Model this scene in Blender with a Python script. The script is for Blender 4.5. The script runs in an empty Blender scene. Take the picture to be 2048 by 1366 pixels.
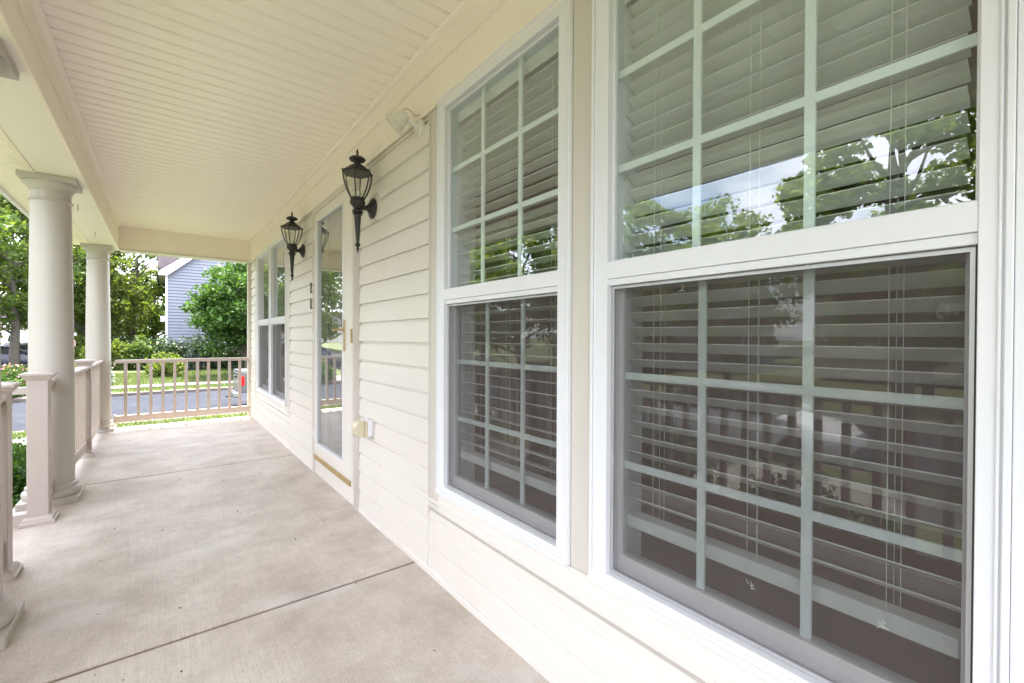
import bpy, math, random
import numpy as np
from mathutils import Vector, Matrix

# ---------------------------------------------------------------- camera, sky, sun, exposure
sc = bpy.context.scene
col = sc.collection
YAW, PITCH, ROLL, H = 0.663374, 0.0079286, 0.0042531, 1.2
Fv = Vector((math.sin(YAW)*math.cos(PITCH), math.cos(YAW)*math.cos(PITCH), -math.sin(PITCH)))
Rv = Vector((math.cos(YAW), -math.sin(YAW), 0))
Uv = Rv.cross(Fv)
R2 = math.cos(ROLL)*Rv + math.sin(ROLL)*Uv
U2 = -math.sin(ROLL)*Rv + math.cos(ROLL)*Uv
cam_d = bpy.data.cameras.new('camera')
cam = bpy.data.objects.new('camera', cam_d); col.objects.link(cam)
cam_d.sensor_width = 36.0; cam_d.lens = 895.9/2048*36
cam_d.clip_start = 0.02; cam_d.clip_end = 2000
cam.matrix_world = Matrix(((R2.x, U2.x, -Fv.x, 0), (R2.y, U2.y, -Fv.y, 0), (R2.z, U2.z, -Fv.z, H), (0, 0, 0, 1)))
sc.camera = cam

SUN_EL, SUN_AZ = 70.5, 3.0            # azimuth measured from +Y towards +X
world = bpy.data.worlds.new('World'); sc.world = world; world.use_nodes = True
wn = world.node_tree.nodes; wl = world.node_tree.links
bg = wn['Background']; bg.inputs[1].default_value = 0.15
sky = wn.new('ShaderNodeTexSky'); sky.sky_type = 'NISHITA'; sky.sun_disc = False
sky.sun_elevation = math.radians(SUN_EL); sky.sun_rotation = math.radians(SUN_AZ)
sky.dust_density = 2.5; sky.air_density = 1.0; sky.ozone_density = 1.0
tc = wn.new('ShaderNodeTexCoord'); cn = wn.new('ShaderNodeTexNoise')
cn.inputs['Scale'].default_value = 2.6; cn.inputs['Detail'].default_value = 8; cn.inputs['Roughness'].default_value = 0.62
cr = wn.new('ShaderNodeValToRGB'); cr.color_ramp.elements[0].position = 0.36; cr.color_ramp.elements[1].position = 0.58
cmix = wn.new('ShaderNodeMixRGB'); cmix.inputs[2].default_value = (9.2, 9.25, 10.2, 1)
wl.new(tc.outputs['Generated'], cn.inputs['Vector']); wl.new(cn.outputs['Fac'], cr.inputs[0])
wl.new(cr.outputs[0], cmix.inputs[0]); wl.new(sky.outputs[0], cmix.inputs[1]); wl.new(cmix.outputs[0], bg.inputs[0])

sun_d = bpy.data.lights.new('sun', 'SUN'); sun_d.energy = 4.8; sun_d.angle = math.radians(1.2); sun_d.color = (1.0, 0.92, 0.80)
sun = bpy.data.objects.new('sun', sun_d); col.objects.link(sun)
e, a = math.radians(SUN_EL), math.radians(SUN_AZ)
sun.rotation_euler = Vector((math.cos(e)*math.sin(a), math.cos(e)*math.cos(a), math.sin(e))).to_track_quat('Z', 'Y').to_euler()
sun.location = (0, 0, 30)

sc.view_settings.view_transform = 'Standard'; sc.view_settings.look = 'None'
sc.view_settings.exposure = 2.42; sc.view_settings.gamma = 1.0
sc.render.engine = 'CYCLES'
sc.cycles.max_bounces = 10; sc.cycles.diffuse_bounces = 5; sc.cycles.glossy_bounces = 4
sc.cycles.transparent_max_bounces = 16; sc.cycles.transmission_bounces = 4
sc.cycles.use_denoising = True
sc.cycles.caustics_reflective = False; sc.cycles.caustics_refractive = False
sc.cycles.sample_clamp_indirect = 6.0

rnd = random.Random(7)
rng = np.random.default_rng(11)

# ---------------------------------------------------------------- materials
MATS = {}
def nodes(name):
    m = bpy.data.materials.new(name); m.use_nodes = True
    nt = m.node_tree; b = nt.nodes['Principled BSDF']
    MATS[name] = m
    return m, nt, b
def ramp(nt, fac, c0, c1, p0=0.3, p1=0.7):
    r = nt.nodes.new('ShaderNodeValToRGB')
    r.color_ramp.elements[0].position = p0; r.color_ramp.elements[1].position = p1
    r.color_ramp.elements[0].color = (*c0, 1); r.color_ramp.elements[1].color = (*c1, 1)
    nt.links.new(fac, r.inputs[0]); return r
def noise(nt, scale, detail=4, rough=0.55, stretch=None, coord='Object'):
    t = nt.nodes.new('ShaderNodeTexCoord'); n = nt.nodes.new('ShaderNodeTexNoise')
    n.inputs['Scale'].default_value = scale; n.inputs['Detail'].default_value = detail; n.inputs['Roughness'].default_value = rough
    if stretch:
        mp = nt.nodes.new('ShaderNodeMapping'); mp.inputs['Scale'].default_value = stretch
        nt.links.new(t.outputs[coord], mp.inputs[0]); nt.links.new(mp.outputs[0], n.inputs['Vector'])
    else:
        nt.links.new(t.outputs[coord], n.inputs['Vector'])
    return n
def mulmix(nt, c1, c2, fac, mode='MULTIPLY'):
    m = nt.nodes.new('ShaderNodeMixRGB'); m.blend_type = mode
    if isinstance(fac, (int, float)): m.inputs[0].default_value = fac
    else: nt.links.new(fac, m.inputs[0])
    nt.links.new(c1, m.inputs[1])
    if isinstance(c2, tuple): m.inputs[2].default_value = (*c2, 1)
    else: nt.links.new(c2, m.inputs[2])
    return m
def bump(nt, b, fac, strength=0.2, dist=0.01):
    bp = nt.nodes.new('ShaderNodeBump'); bp.inputs['Strength'].default_value = strength; bp.inputs['Distance'].default_value = dist
    nt.links.new(fac, bp.inputs['Height']); nt.links.new(bp.outputs[0], b.inputs['Normal'])
def plain(name, c, rough=0.5, var=0.06, scale=3.0, metallic=0.0, spec=0.5, fine=0.0, fscale=60, stretch=None, dirt=None, dirt_amt=0.25):
    m, nt, b = nodes(name)
    n = noise(nt, scale, 5, 0.6, stretch)
    r = ramp(nt, n.outputs['Fac'], tuple(x*(1-var) for x in c), tuple(min(1, x*(1+var)) for x in c))
    out = r.outputs[0]
    if dirt:
        dn = noise(nt, 1.7, 7, 0.7)
        dr = ramp(nt, dn.outputs['Fac'], (0, 0, 0), (dirt_amt,)*3, 0.52, 0.78)
        out = mulmix(nt, out, dirt, dr.outputs[0], 'MIX').outputs[0]
    nt.links.new(out, b.inputs['Base Color'])
    b.inputs['Roughness'].default_value = rough; b.inputs['Metallic'].default_value = metallic
    b.inputs['Specular IOR Level'].default_value = spec
    if fine:
        f = noise(nt, fscale, 3, 0.6); bump(nt, b, f.outputs['Fac'], fine, 0.004)
    return m

SIDING = plain('vinyl_siding', (0.765, 0.72, 0.67), 0.42, 0.025, 1.4, fine=0.05, fscale=25, stretch=(1, .25, 1), dirt=(0.62, 0.55, 0.44), dirt_amt=0.30)
TRIM = plain('beige_trim', (0.63, 0.59, 0.535), 0.45, 0.03, 2.0, dirt=(0.5, 0.43, 0.33), dirt_amt=0.2)
FRIEZE = plain('frieze_paint', (0.91, 0.83, 0.745), 0.5, 0.03, 1.5)
WHITE = plain('white_vinyl', (0.77, 0.775, 0.815), 0.32, 0.02, 2.0, dirt=(0.6, 0.58, 0.54), dirt_amt=0.12)
CEIL = plain('ceiling_vinyl', (0.93, 0.855, 0.79), 0.45, 0.03, 1.2)
BEAM = plain('beam_wrap', (0.90, 0.81, 0.70), 0.45, 0.03, 1.6)
BEAMB = plain('beam_underside', (0.85, 0.81, 0.74), 0.4, 0.03, 1.6)
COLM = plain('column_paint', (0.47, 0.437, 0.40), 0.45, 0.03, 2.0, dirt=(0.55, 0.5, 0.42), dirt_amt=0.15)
RAIL = plain('taupe_rail', (0.48, 0.40, 0.345), 0.42, 0.03, 4.0)
NEWEL = plain('newel_vinyl', (0.45, 0.39, 0.355), 0.4, 0.03, 3.0, dirt=(0.5, 0.42, 0.35), dirt_amt=0.22)
BLACK = plain('black_cast_metal', (0.022, 0.02, 0.019), 0.5, 0.25, 30, fine=0.35, fscale=130)
NUMB = plain('black_numeral', (0.02, 0.02, 0.02), 0.4)
BRASS = plain('brass', (0.45, 0.33, 0.15), 0.35, 0.08, 8, metallic=1.0)
GOLD = plain('gold_strip', (0.40, 0.275, 0.11), 0.45, 0.06, 10)
ALU = plain('aluminium', (0.55, 0.55, 0.57), 0.4, 0.04, 8, metallic=0.6)
SASHG = plain('sash_vinyl', (0.72, 0.72, 0.74), 0.35, 0.02)
DARKG = plain('gasket', (0.03, 0.03, 0.03), 0.7)
MUNT = plain('muntin_white', (0.88, 0.92, 0.95), 0.4, 0.02)
JOINT = plain('joint_filler', (0.22, 0.165, 0.125), 0.9, 0.3, 20)
BLIND = plain('blind_slat', (0.75, 0.75, 0.745), 0.45, 0.03, 5, stretch=(6, .4, 6))
CORD = plain('blind_cord', (0.75, 0.74, 0.70), 0.7)
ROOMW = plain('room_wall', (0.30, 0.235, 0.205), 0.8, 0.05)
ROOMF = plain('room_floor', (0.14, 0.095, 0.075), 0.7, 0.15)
DOORW = plain('front_door_paint', (0.24, 0.23, 0.21), 0.35, 0.02)
LAMPW = plain('flood_white', (0.72, 0.70, 0.66), 0.35, 0.04, 20, dirt=(0.45, 0.4, 0.3), dirt_amt=0.3)
REFL = plain('flood_reflector', (0.6, 0.6, 0.58), 0.25, 0.05, metallic=0.7)
OUTLET = plain('outlet_cover', (0.62, 0.56, 0.40), 0.25, 0.05, 12)
ASPH = plain('asphalt', (0.024, 0.028, 0.040), 0.9, 0.18, 0.7, spec=0.15, fine=0.5, fscale=90, dirt=(0.10, 0.10, 0.10), dirt_amt=0.4)
WALKC = plain('sidewalk_concrete', (0.24, 0.225, 0.205), 0.8, 0.1, 1.2, fine=0.3, fscale=70)
KERB = plain('kerb_concrete', (0.13, 0.105, 0.095), 0.85, 0.2, 2.0, fine=0.4, fscale=60)
SHING = plain('roof_shingle', (0.036, 0.031, 0.038), 0.9, 0.3, 2.0, spec=0.1, fine=0.6, fscale=25)
BLUES = plain('pale_blue_siding', (0.20, 0.212, 0.265), 0.5, 0.03, 1.0)
BEIGES = plain('beige_stucco', (0.55, 0.50, 0.45), 0.7, 0.05, 1.0)
GLASSD = plain('dark_glazing', (0.03, 0.035, 0.04), 0.08, 0.1)
NAVY = plain('navy_car_paint', (0.012, 0.018, 0.05), 0.18, 0.05)
TEAL = plain('teal_car_paint', (0.10, 0.17, 0.20), 0.22, 0.05)
WCAR = plain('white_car_paint', (0.75, 0.76, 0.78), 0.22, 0.03)
SILVER = plain('silver_truck_paint', (0.13, 0.14, 0.165), 0.25, 0.05, metallic=0.3)
TYRE = plain('tyre_rubber', (0.015, 0.015, 0.015), 0.8)
RIM = plain('wheel_rim', (0.5, 0.5, 0.52), 0.3, metallic=0.8)
CHROME = plain('bumper_chrome', (0.35, 0.36, 0.38), 0.2, metallic=0.7)
SIGNW = plain('sign_white', (0.8, 0.8, 0.8), 0.4)
SIGNB = plain('sign_pale_blue', (0.55, 0.6, 0.7), 0.4)
SIGNR = plain('sign_red', (0.55, 0.015, 0.03), 0.4)
POST = plain('steel_post', (0.3, 0.31, 0.3), 0.5, metallic=0.5)
BARK = plain('bark', (0.10, 0.085, 0.07), 0.9, 0.35, 6, fine=0.8, fscale=25)
MULCH = plain('debris_brown', (0.08, 0.05, 0.035), 0.9, 0.3, 40)
m, nt, b = nodes('tail_light'); b.inputs['Base Color'].default_value = (0.75, 0.01, 0.015, 1); b.inputs['Roughness'].default_value = 0.15
TAIL = m

def concrete():
    m, nt, b = nodes('porch_concrete')
    big = noise(nt, 0.9, 6, 0.6); r1 = ramp(nt, big.outputs['Fac'], (0.55, 0.487, 0.425), (0.635, 0.583, 0.525), 0.32, 0.68)
    blot = noise(nt, 3.2, 8, 0.65); r2 = ramp(nt, blot.outputs['Fac'], (0.80, 0.775, 0.75), (1.06, 1.06, 1.06), 0.33, 0.6)
    c = mulmix(nt, r1.outputs[0], r2.outputs[0], 1.0)
    broom = noise(nt, 1.0, 4, 0.7, (150, 3.0, 1)); r3 = ramp(nt, broom.outputs['Fac'], (0.90,)*3, (1.07,)*3, 0.3, 0.7)
    c = mulmix(nt, c.outputs[0], r3.outputs[0], 1.0)
    grain = noise(nt, 160, 4, 0.75); r4 = ramp(nt, grain.outputs['Fac'], (0.70,)*3, (1.18,)*3, 0.28, 0.72)
    c = mulmix(nt, c.outputs[0], r4.outputs[0], 1.0)
    sp = noise(nt, 28, 6, 0.8); r7 = ramp(nt, sp.outputs['Fac'], (0.91, 0.90, 0.88), (1.05,)*3, 0.32, 0.62); c = mulmix(nt, c.outputs[0], r7.outputs[0], 1.0)
    rust = noise(nt, 2.3, 9, 0.75); r5 = ramp(nt, rust.outputs['Fac'], (0, 0, 0), (0.45,)*3, 0.60, 0.72)
    c = mulmix(nt, c.outputs[0], (0.45, 0.37, 0.31), r5.outputs[0], 'MIX')
    pale = noise(nt, 1.6, 4, 0.5, (1.0, 1.6, 1)); r6 = ramp(nt, pale.outputs['Fac'], (0, 0, 0), (0.5,)*3, 0.58, 0.70)
    c = mulmix(nt, c.outputs[0], (0.66, 0.65, 0.64), r6.outputs[0], 'MIX')
    nt.links.new(c.outputs[0], b.inputs['Base Color']); b.inputs['Roughness'].default_value = 0.62
    add = nt.nodes.new('ShaderNodeMath'); add.operation = 'ADD'
    nt.links.new(broom.outputs['Fac'], add.inputs[0]); nt.links.new(grain.outputs['Fac'], add.inputs[1])
    bump(nt, b, add.outputs[0], 0.35, 0.004)
    return m
CONC = concrete()

def lawn():
    m, nt, b = nodes('lawn_grass')
    n = noise(nt, 0.5, 6, 0.7); r = ramp(nt, n.outputs['Fac'], (0.062, 0.083, 0.027), (0.105, 0.13, 0.045), 0.3, 0.7)
    f = noise(nt, 14, 5, 0.7); r2 = ramp(nt, f.outputs['Fac'], (0.6,)*3, (1.3,)*3, 0.3, 0.7)
    c = mulmix(nt, r.outputs[0], r2.outputs[0], 1.0)
    nt.links.new(c.outputs[0], b.inputs['Base Color']); b.inputs['Roughness'].default_value = 0.9
    bump(nt, b, f.outputs['Fac'], 0.8, 0.03); return m
LAWN = lawn()

def leafmat(name, dark, light, trans=0.35):
    m, nt, b = nodes(name)
    g = nt.nodes.new('ShaderNodeNewGeometry')
    r = ramp(nt, g.outputs['Random Per Island'], dark, light, 0.0, 1.0)
    nt.links.new(r.outputs[0], b.inputs['Base Color']); b.inputs['Roughness'].default_value = 0.55
    b.inputs['Specular IOR Level'].default_value = 0.3
    tr = nt.nodes.new('ShaderNodeBsdfTranslucent')
    tcol = mulmix(nt, r.outputs[0], (1.25, 1.35, 0.6), 1.0)
    nt.links.new(tcol.outputs[0], tr.inputs[0])
    mx = nt.nodes.new('ShaderNodeMixShader'); mx.inputs[0].default_value = trans
    nt.links.new(b.outputs[0], mx.inputs[1]); nt.links.new(tr.outputs[0], mx.inputs[2])
    nt.links.new(mx.outputs[0], nt.nodes['Material Output'].inputs[0])
    return m
LEAF = leafmat('leaf_green', (0.05, 0.09, 0.02), (0.125, 0.175, 0.04), 0.45)
LEAFL = leafmat('leaf_light', (0.08, 0.12, 0.025), (0.17, 0.21, 0.05), 0.5)
LEAFR = leafmat('leaf_mirror_bright', (0.095, 0.14, 0.03), (0.18, 0.23, 0.055), 0.68)  # leaf colour raised so trees mirrored in the windows look brighter lit
LEAFD = leafmat('leaf_dark', (0.028, 0.055, 0.022), (0.06, 0.10, 0.04), 0.3)
LEAFV = leafmat('leaf_vivid', (0.026, 0.065, 0.013), (0.075, 0.15, 0.028), 0.4)
LEAFB = leafmat('leaf_blue', (0.035, 0.06, 0.045), (0.10, 0.13, 0.12), 0.25)
PINK = leafmat('petal_pink', (0.45, 0.16, 0.22), (0.62, 0.33, 0.38), 0.3)
PALEF = leafmat('petal_pale', (0.32, 0.33, 0.45), (0.5, 0.5, 0.6), 0.3)
GRASSB = leafmat('grass_blade', (0.05, 0.085, 0.015), (0.10, 0.14, 0.03), 0.35)

def glassmat(name, tint, f0=0.10, power=3.5, dust=0.0):
    m = bpy.data.materials.new(name); m.use_nodes = True; nt = m.node_tree
    nt.nodes.remove(nt.nodes['Principled BSDF'])
    t = nt.nodes.new('ShaderNodeBsdfTransparent'); t.inputs[0].default_value = (*tint, 1)
    g = nt.nodes.new('ShaderNodeBsdfGlossy'); g.inputs['Roughness'].default_value = 0.0; g.inputs['Color'].default_value = (0.96, 0.98, 1.0, 1)
    lw = nt.nodes.new('ShaderNodeLayerWeight'); lw.inputs['Blend'].default_value = 0.5
    pw_ = nt.nodes.new('ShaderNodeMath'); pw_.operation = 'POWER'; pw_.inputs[1].default_value = power; nt.links.new(lw.outputs['Facing'], pw_.inputs[0])
    f = nt.nodes.new('ShaderNodeMath'); f.operation = 'MULTIPLY_ADD'; f.inputs[1].default_value = 1-f0; f.inputs[2].default_value = f0; nt.links.new(pw_.outputs[0], f.inputs[0])
    wv = noise(nt, 2.2, 2, 0.4); bp = nt.nodes.new('ShaderNodeBump'); bp.inputs['Strength'].default_value = 0.035; bp.inputs['Distance'].default_value = 0.02   # float glass is never quite flat
    nt.links.new(wv.outputs['Fac'], bp.inputs['Height']); nt.links.new(bp.outputs[0], g.inputs['Normal'])
    mx = nt.nodes.new('ShaderNodeMixShader'); out = nt.nodes['Material Output']
    nt.links.new(f.outputs[0], mx.inputs[0]); nt.links.new(t.outputs[0], mx.inputs[1]); nt.links.new(g.outputs[0], mx.inputs[2])
    last = mx
    if dust:
        d = nt.nodes.new('ShaderNodeBsdfDiffuse'); d.inputs[0].default_value = (0.6, 0.6, 0.6, 1)
        n = noise(nt, 5, 6, 0.7, (1, 3, .5)); r = ramp(nt, n.outputs['Fac'], (0, 0, 0), (dust,)*3, 0.45, 0.8)
        m2 = nt.nodes.new('ShaderNodeMixShader'); nt.links.new(r.outputs[0], m2.inputs[0])
        nt.links.new(mx.outputs[0], m2.inputs[1]); nt.links.new(d.outputs[0], m2.inputs[2]); last = m2
    nt.links.new(last.outputs[0], out.inputs[0]); return m
GLASS = glassmat('window_glass', (0.875, 0.94, 0.925), 0.125, 3.0, 0.05)
GLASSS = glassmat('storm_glass', (0.90, 0.93, 0.92), 0.12, 3.0, 0.03)
GLASSL = glassmat('lantern_glass', (0.96, 0.96, 0.93), 0.04, 4.5, 0.05)
CLEAR = bpy.data.materials.new('clear_inner'); CLEAR.use_nodes = True
nt = CLEAR.node_tree; nt.nodes.remove(nt.nodes['Principled BSDF']); tt = nt.nodes.new('ShaderNodeBsdfTransparent'); nt.links.new(tt.outputs[0], nt.nodes['Material Output'].inputs[0])

def screenmat(name, amount, c):
    m = bpy.data.materials.new(name); m.use_nodes = True; nt = m.node_tree
    nt.nodes.remove(nt.nodes['Principled BSDF'])
    t = nt.nodes.new('ShaderNodeBsdfTransparent'); d = nt.nodes.new('ShaderNodeBsdfDiffuse'); d.inputs[0].default_value = (*c, 1)
    n = noise(nt, 9, 6, 0.7, (1, 1, .6)); r = ramp(nt, n.outputs['Fac'], (amount*0.9,)*3, (amount*1.1,)*3)
    # the woven mesh itself: fine wires both ways
    mx = nt.nodes.new('ShaderNodeMixShader')
    fac = r.outputs[0]
    tc = nt.nodes.new('ShaderNodeTexCoord'); sep = nt.nodes.new('ShaderNodeSeparateXYZ'); nt.links.new(tc.outputs['Object'], sep.inputs[0])
    acc = None
    for ax in (1, 2):
        mu = nt.nodes.new('ShaderNodeMath'); mu.operation = 'MULTIPLY'; mu.inputs[1].default_value = 2*math.pi/0.0016
        sn = nt.nodes.new('ShaderNodeMath'); sn.operation = 'SINE'
        nt.links.new(sep.outputs[ax], mu.inputs[0]); nt.links.new(mu.outputs[0], sn.inputs[0])
        if acc is None: acc = sn
        else:
            ad = nt.nodes.new('ShaderNodeMath'); ad.operation = 'MAXIMUM'; nt.links.new(acc.outputs[0], ad.inputs[0]); nt.links.new(sn.outputs[0], ad.inputs[1]); acc = ad
    ma = nt.nodes.new('ShaderNodeMath'); ma.operation = 'MULTIPLY_ADD'; ma.inputs[1].default_value = 0.18; ma.inputs[2].default_value = -0.07
    nt.links.new(acc.outputs[0], ma.inputs[0])
    sm = nt.nodes.new('ShaderNodeMath'); sm.operation = 'ADD'; sm.use_clamp = True
    nt.links.new(fac, sm.inputs[0]); nt.links.new(ma.outputs[0], sm.inputs[1])
    nt.links.new(sm.outputs[0], mx.inputs[0]); nt.links.new(t.outputs[0], mx.inputs[1]); nt.links.new(d.outputs[0], mx.inputs[2])
    nt.links.new(mx.outputs[0], nt.nodes['Material Output'].inputs[0]); return m
SCREEN = screenmat('screen_mesh', 0.41, (0.12, 0.098, 0.092))

# ---------------------------------------------------------------- mesh helpers
class MB:
    def __init__(s): s.v = []; s.f = []; s.m = []; s.mi = 0
    def add(s, vs, fs):
        o = len(s.v); s.v += [tuple(x) for x in vs]
        for f in fs: s.f.append(tuple(i+o for i in f)); s.m.append(s.mi)
        return s
    def box(s, x0, x1, y0, y1, z0, z1):
        x0, x1 = min(x0, x1), max(x0, x1); y0, y1 = min(y0, y1), max(y0, y1); z0, z1 = min(z0, z1), max(z0, z1)
        return s.add([(x0,y0,z0),(x1,y0,z0),(x1,y1,z0),(x0,y1,z0),(x0,y0,z1),(x1,y0,z1),(x1,y1,z1),(x0,y1,z1)],
              [(0,3,2,1),(4,5,6,7),(0,1,5,4),(1,2,6,5),(2,3,7,6),(3,0,4,7)])
    def prism(s, prof, axis, a0, a1):
        """prof: list of 2D points, extruded along axis ('x','y','z')"""
        n = len(prof)
        def P(p, a):
            return {'x': (a, p[0], p[1]), 'y': (p[0], a, p[1]), 'z': (p[0], p[1], a)}[axis]
        vs = [P(p, a0) for p in prof] + [P(p, a1) for p in prof]
        fs = [(i, (i+1) % n, (i+1) % n+n, i+n) for i in range(n)] + [tuple(range(n-1, -1, -1)), tuple(range(n, 2*n))]
        return s.add(vs, fs)
    def lathe(s, prof, c=(0,0,0), seg=32, rot=None, phase=0.0):
        vs = []; fs = []; n = len(prof)
        for r, z in prof:
            for k in range(seg):
                t = 2*math.pi*k/seg + phase
                p = Vector((r*math.cos(t), r*math.sin(t), z))
                if rot is not None: p = rot @ p
                vs.append((p.x+c[0], p.y+c[1], p.z+c[2]))
        for i in range(n-1):
            for k in range(seg):
                k2 = (k+1) % seg
                fs.append((i*seg+k, i*seg+k2, (i+1)*seg+k2, (i+1)*seg+k))
        fs.append(tuple(range(seg-1, -1, -1))); fs.append(tuple((n-1)*seg+k for k in range(seg)))
        return s.add(vs, fs)
    def tube(s, pts, rad, seg=8):
        pts = [Vector(p) for p in pts]; n = len(pts)
        if isinstance(rad, (int, float)): rad = [rad]*n
        vs = []; fs = []; up = Vector((0.31, 0.17, 0.93)).normalized()
        for i, p in enumerate(pts):
            d = (pts[min(i+1, n-1)] - pts[max(i-1, 0)]).normalized()
            u = d.cross(up)
            if u.length < 1e-3: u = d.cross(Vector((1, 0, 0)))
            u.normalize(); w = d.cross(u)
            for k in range(seg):
                t = 2*math.pi*k/seg
                vs.append(tuple(p + (u*math.cos(t) + w*math.sin(t))*rad[i]))
        for i in range(n-1):
            for k in range(seg):
                k2 = (k+1) % seg; fs.append((i*seg+k, i*seg+k2, (i+1)*seg+k2, (i+1)*seg+k))
        fs.append(tuple(range(seg-1, -1, -1))); fs.append(tuple((n-1)*seg+k for k in range(seg)))
        return s.add(vs, fs)
    def mesh(s, name, mats, smooth=None):
        me = bpy.data.meshes.new(name); me.from_pydata(s.v, [], s.f)
        for m in (mats if isinstance(mats, (list, tuple)) else [mats]): me.materials.append(m)
        me.polygons.foreach_set('material_index', s.m)
        if smooth is not None:
            me.polygons.foreach_set('use_smooth', [True]*len(me.polygons))
            me.set_sharp_from_angle(angle=math.radians(smooth))
        me.update(); return me
    def build(s, name, mats, parent=None, smooth=None, bevel=0.0, loc=None):
        o = bpy.data.objects.new(name, s.mesh(name, mats, smooth)); col.objects.link(o)
        if parent is not None: o.parent = parent
        if loc: o.location = loc
        if bevel:
            md = o.modifiers.new('bevel', 'BEVEL'); md.width = bevel; md.segments = 2; md.limit_method = 'ANGLE'
        return o

def tag(o, label=None, cat=None, group=None, kind=None):
    if label: o['label'] = label
    if cat: o['category'] = cat
    if group: o['group'] = group
    if kind: o['kind'] = kind
    return o
def empty(name, loc=(0,0,0), rz=0.0):
    o = bpy.data.objects.new(name, None); col.objects.link(o); o.location = loc; o.rotation_euler = (0,0,rz)
    o.empty_display_size = 0.1
    return o
def inst(name, me, parent=None, loc=(0,0,0), rot=(0,0,0), scale=None):
    o = bpy.data.objects.new(name, me); col.objects.link(o); o.location = loc; o.rotation_euler = rot
    if scale: o.scale = scale
    if parent is not None: o.parent = parent
    return o
def copy_tree(o, parent=None):
    c = o.copy(); col.objects.link(c); c.parent = parent
    for ch in list(o.children): copy_tree(ch, c)
    return c
B = lambda *a: MB().box(*a)

# ---------------------------------------------------------------- ground, streets
GX = [-400,-200,-110,-70,-50,-40,-32,-26,-22,-19,-16.3,-16.25,-12,-8.25,-8.2,-7.6,-7.0,-6.2,-5.8,-5,-4,-3,-2.2,-1.6,-1.0,-.5,0,1,2,4,6,8,10,13,17,22,30,40,60,100,200,400]
GY = [-400,-200,-100,-60,-40,-28,-20,-14,-9,-5,-2,0,2,4,6,7,8,8.6,9.2,10,11,12,13,14,14.8,16,16.6,17.3,17.35,20,23,26.2,26.25,27,28.5,29.8,31,33,36,40,45,50,60,75,90,120,180,260,400]
def sst(t): t = max(0, min(1, t)); return t*t*(3-2*t)
def gz(x, y):
    inroad = (17.35 <= y <= 26.2) or (-16.25 <= x <= -8.25)
    if inroad: return -1.50
    z = -0.42 - 0.90*sst(max((y-8.6)/6.0, (-x-1.6)/4.2))
    if y > 26.2 or x < -16.25:
        d = max(y-30, -x-20, 0)
        z = -1.32 + min(d*0.028, 1.6)
    return z
me = bpy.data.meshes.new('ground')
vs = [(x, y, gz(x, y)) for y in GY for x in GX]; nx = len(GX)
fs = [(j*nx+i, j*nx+i+1, (j+1)*nx+i+1, (j+1)*nx+i) for j in range(len(GY)-1) for i in range(nx-1)]
me.from_pydata(vs, [], fs); me.materials.append(LAWN)
g = inst('ground', me); tag(g, 'green lawn ground sloping from the porch down to the street', 'ground', kind='structure')
tag(MB().box(-8.24, 400, 17.36, 26.19, -1.6, -1.45).build('road', ASPH), 'grey asphalt cross street beyond the porch railing', 'road', kind='structure')
tag(MB().box(-16.24, -8.26, -400, 400, -1.6, -1.446).build('side_road', ASPH), 'grey asphalt street along the front yard', 'road', kind='structure')
def kerbrun(name, x0, x1, y0, y1):
    k = MB().box(x0, x1, y0, y1, -1.6, -1.315).build(name, KERB, bevel=0.02)
    return tag(k, 'stained concrete kerb along the edge of the asphalt street', 'kerb', kind='structure')
kerbrun('kerb', -8.2, 120, 26.19, 26.42)
kerbrun('kerb', -8.2, 120, 17.13, 17.36)
kerbrun('kerb', -8.27, -8.04, -60, 17.0); kerbrun('kerb', -8.27, -8.04, 26.5, 120); kerbrun('kerb', -16.45, -16.22, -60, 120)
def sidewalk(x0, x1, y0, y1, along, step=1.5, z=-1.29):
    s = MB().box(x0, x1, y0, y1, -1.5, z-0.02).build('sidewalk', WALKC)
    tag(s, 'pale concrete sidewalk beside the street', 'sidewalk', kind='structure')
    n = int(((x1-x0) if along == 'x' else (y1-y0))/step)
    me = (MB().box(0, step-0.012, 0, y1-y0, 0, 0.025) if along == 'x' else MB().box(0, x1-x0, 0, step-0.012, 0, 0.025)).mesh('slab', WALKC)
    for i in range(n):
        inst('slab', me, s, (x0+i*step, y0, z-0.018) if along == 'x' else (x0, y0+i*step, z-0.018))
    return s
sidewalk(-8.0, 22, 28.4, 29.7, 'x')
sidewalk(-5.6, 22, 14.6, 15.8, 'x')
sidewalk(-7.1, -5.9, -16, 14, 'y')
d = MB(); d.box(4.6, 9.5, 26.3, 28.38, -1.45, -1.285); d.build('driveway', WALKC)
tag(bpy.data.objects['driveway'], 'concrete driveway apron crossing the far grass verge', 'driveway', kind='structure')
d = MB().box(-8.0, -3.2, 26.44, 28.38, -1.45, -1.288).build('driveway', WALKC); tag(d, 'pale concrete apron beside the pink flowering bush', 'driveway', kind='structure')
d = MB().box(-30, -5.5, 41, 66, -1.4, -0.94).build('parking_area', ASPH); tag(d, 'asphalt parking area with cars by the far beige building', 'parking', kind='structure')

d = MB().box(-5.9, -1.42, 3.1, 4.3, -1.5, -.40).build('bounce_walk', WALKC)  # unseen walk added so sunlight bounces up under the porch roof
for v in d.data.vertices:
    if v.co.z > -1: v.co.z = -.395 if v.co.x > -2 else -1.29
tag(d, 'concrete front walk from the porch steps to the sidewalk, added to bounce sunlight into the porch', 'path', kind='structure')
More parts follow.
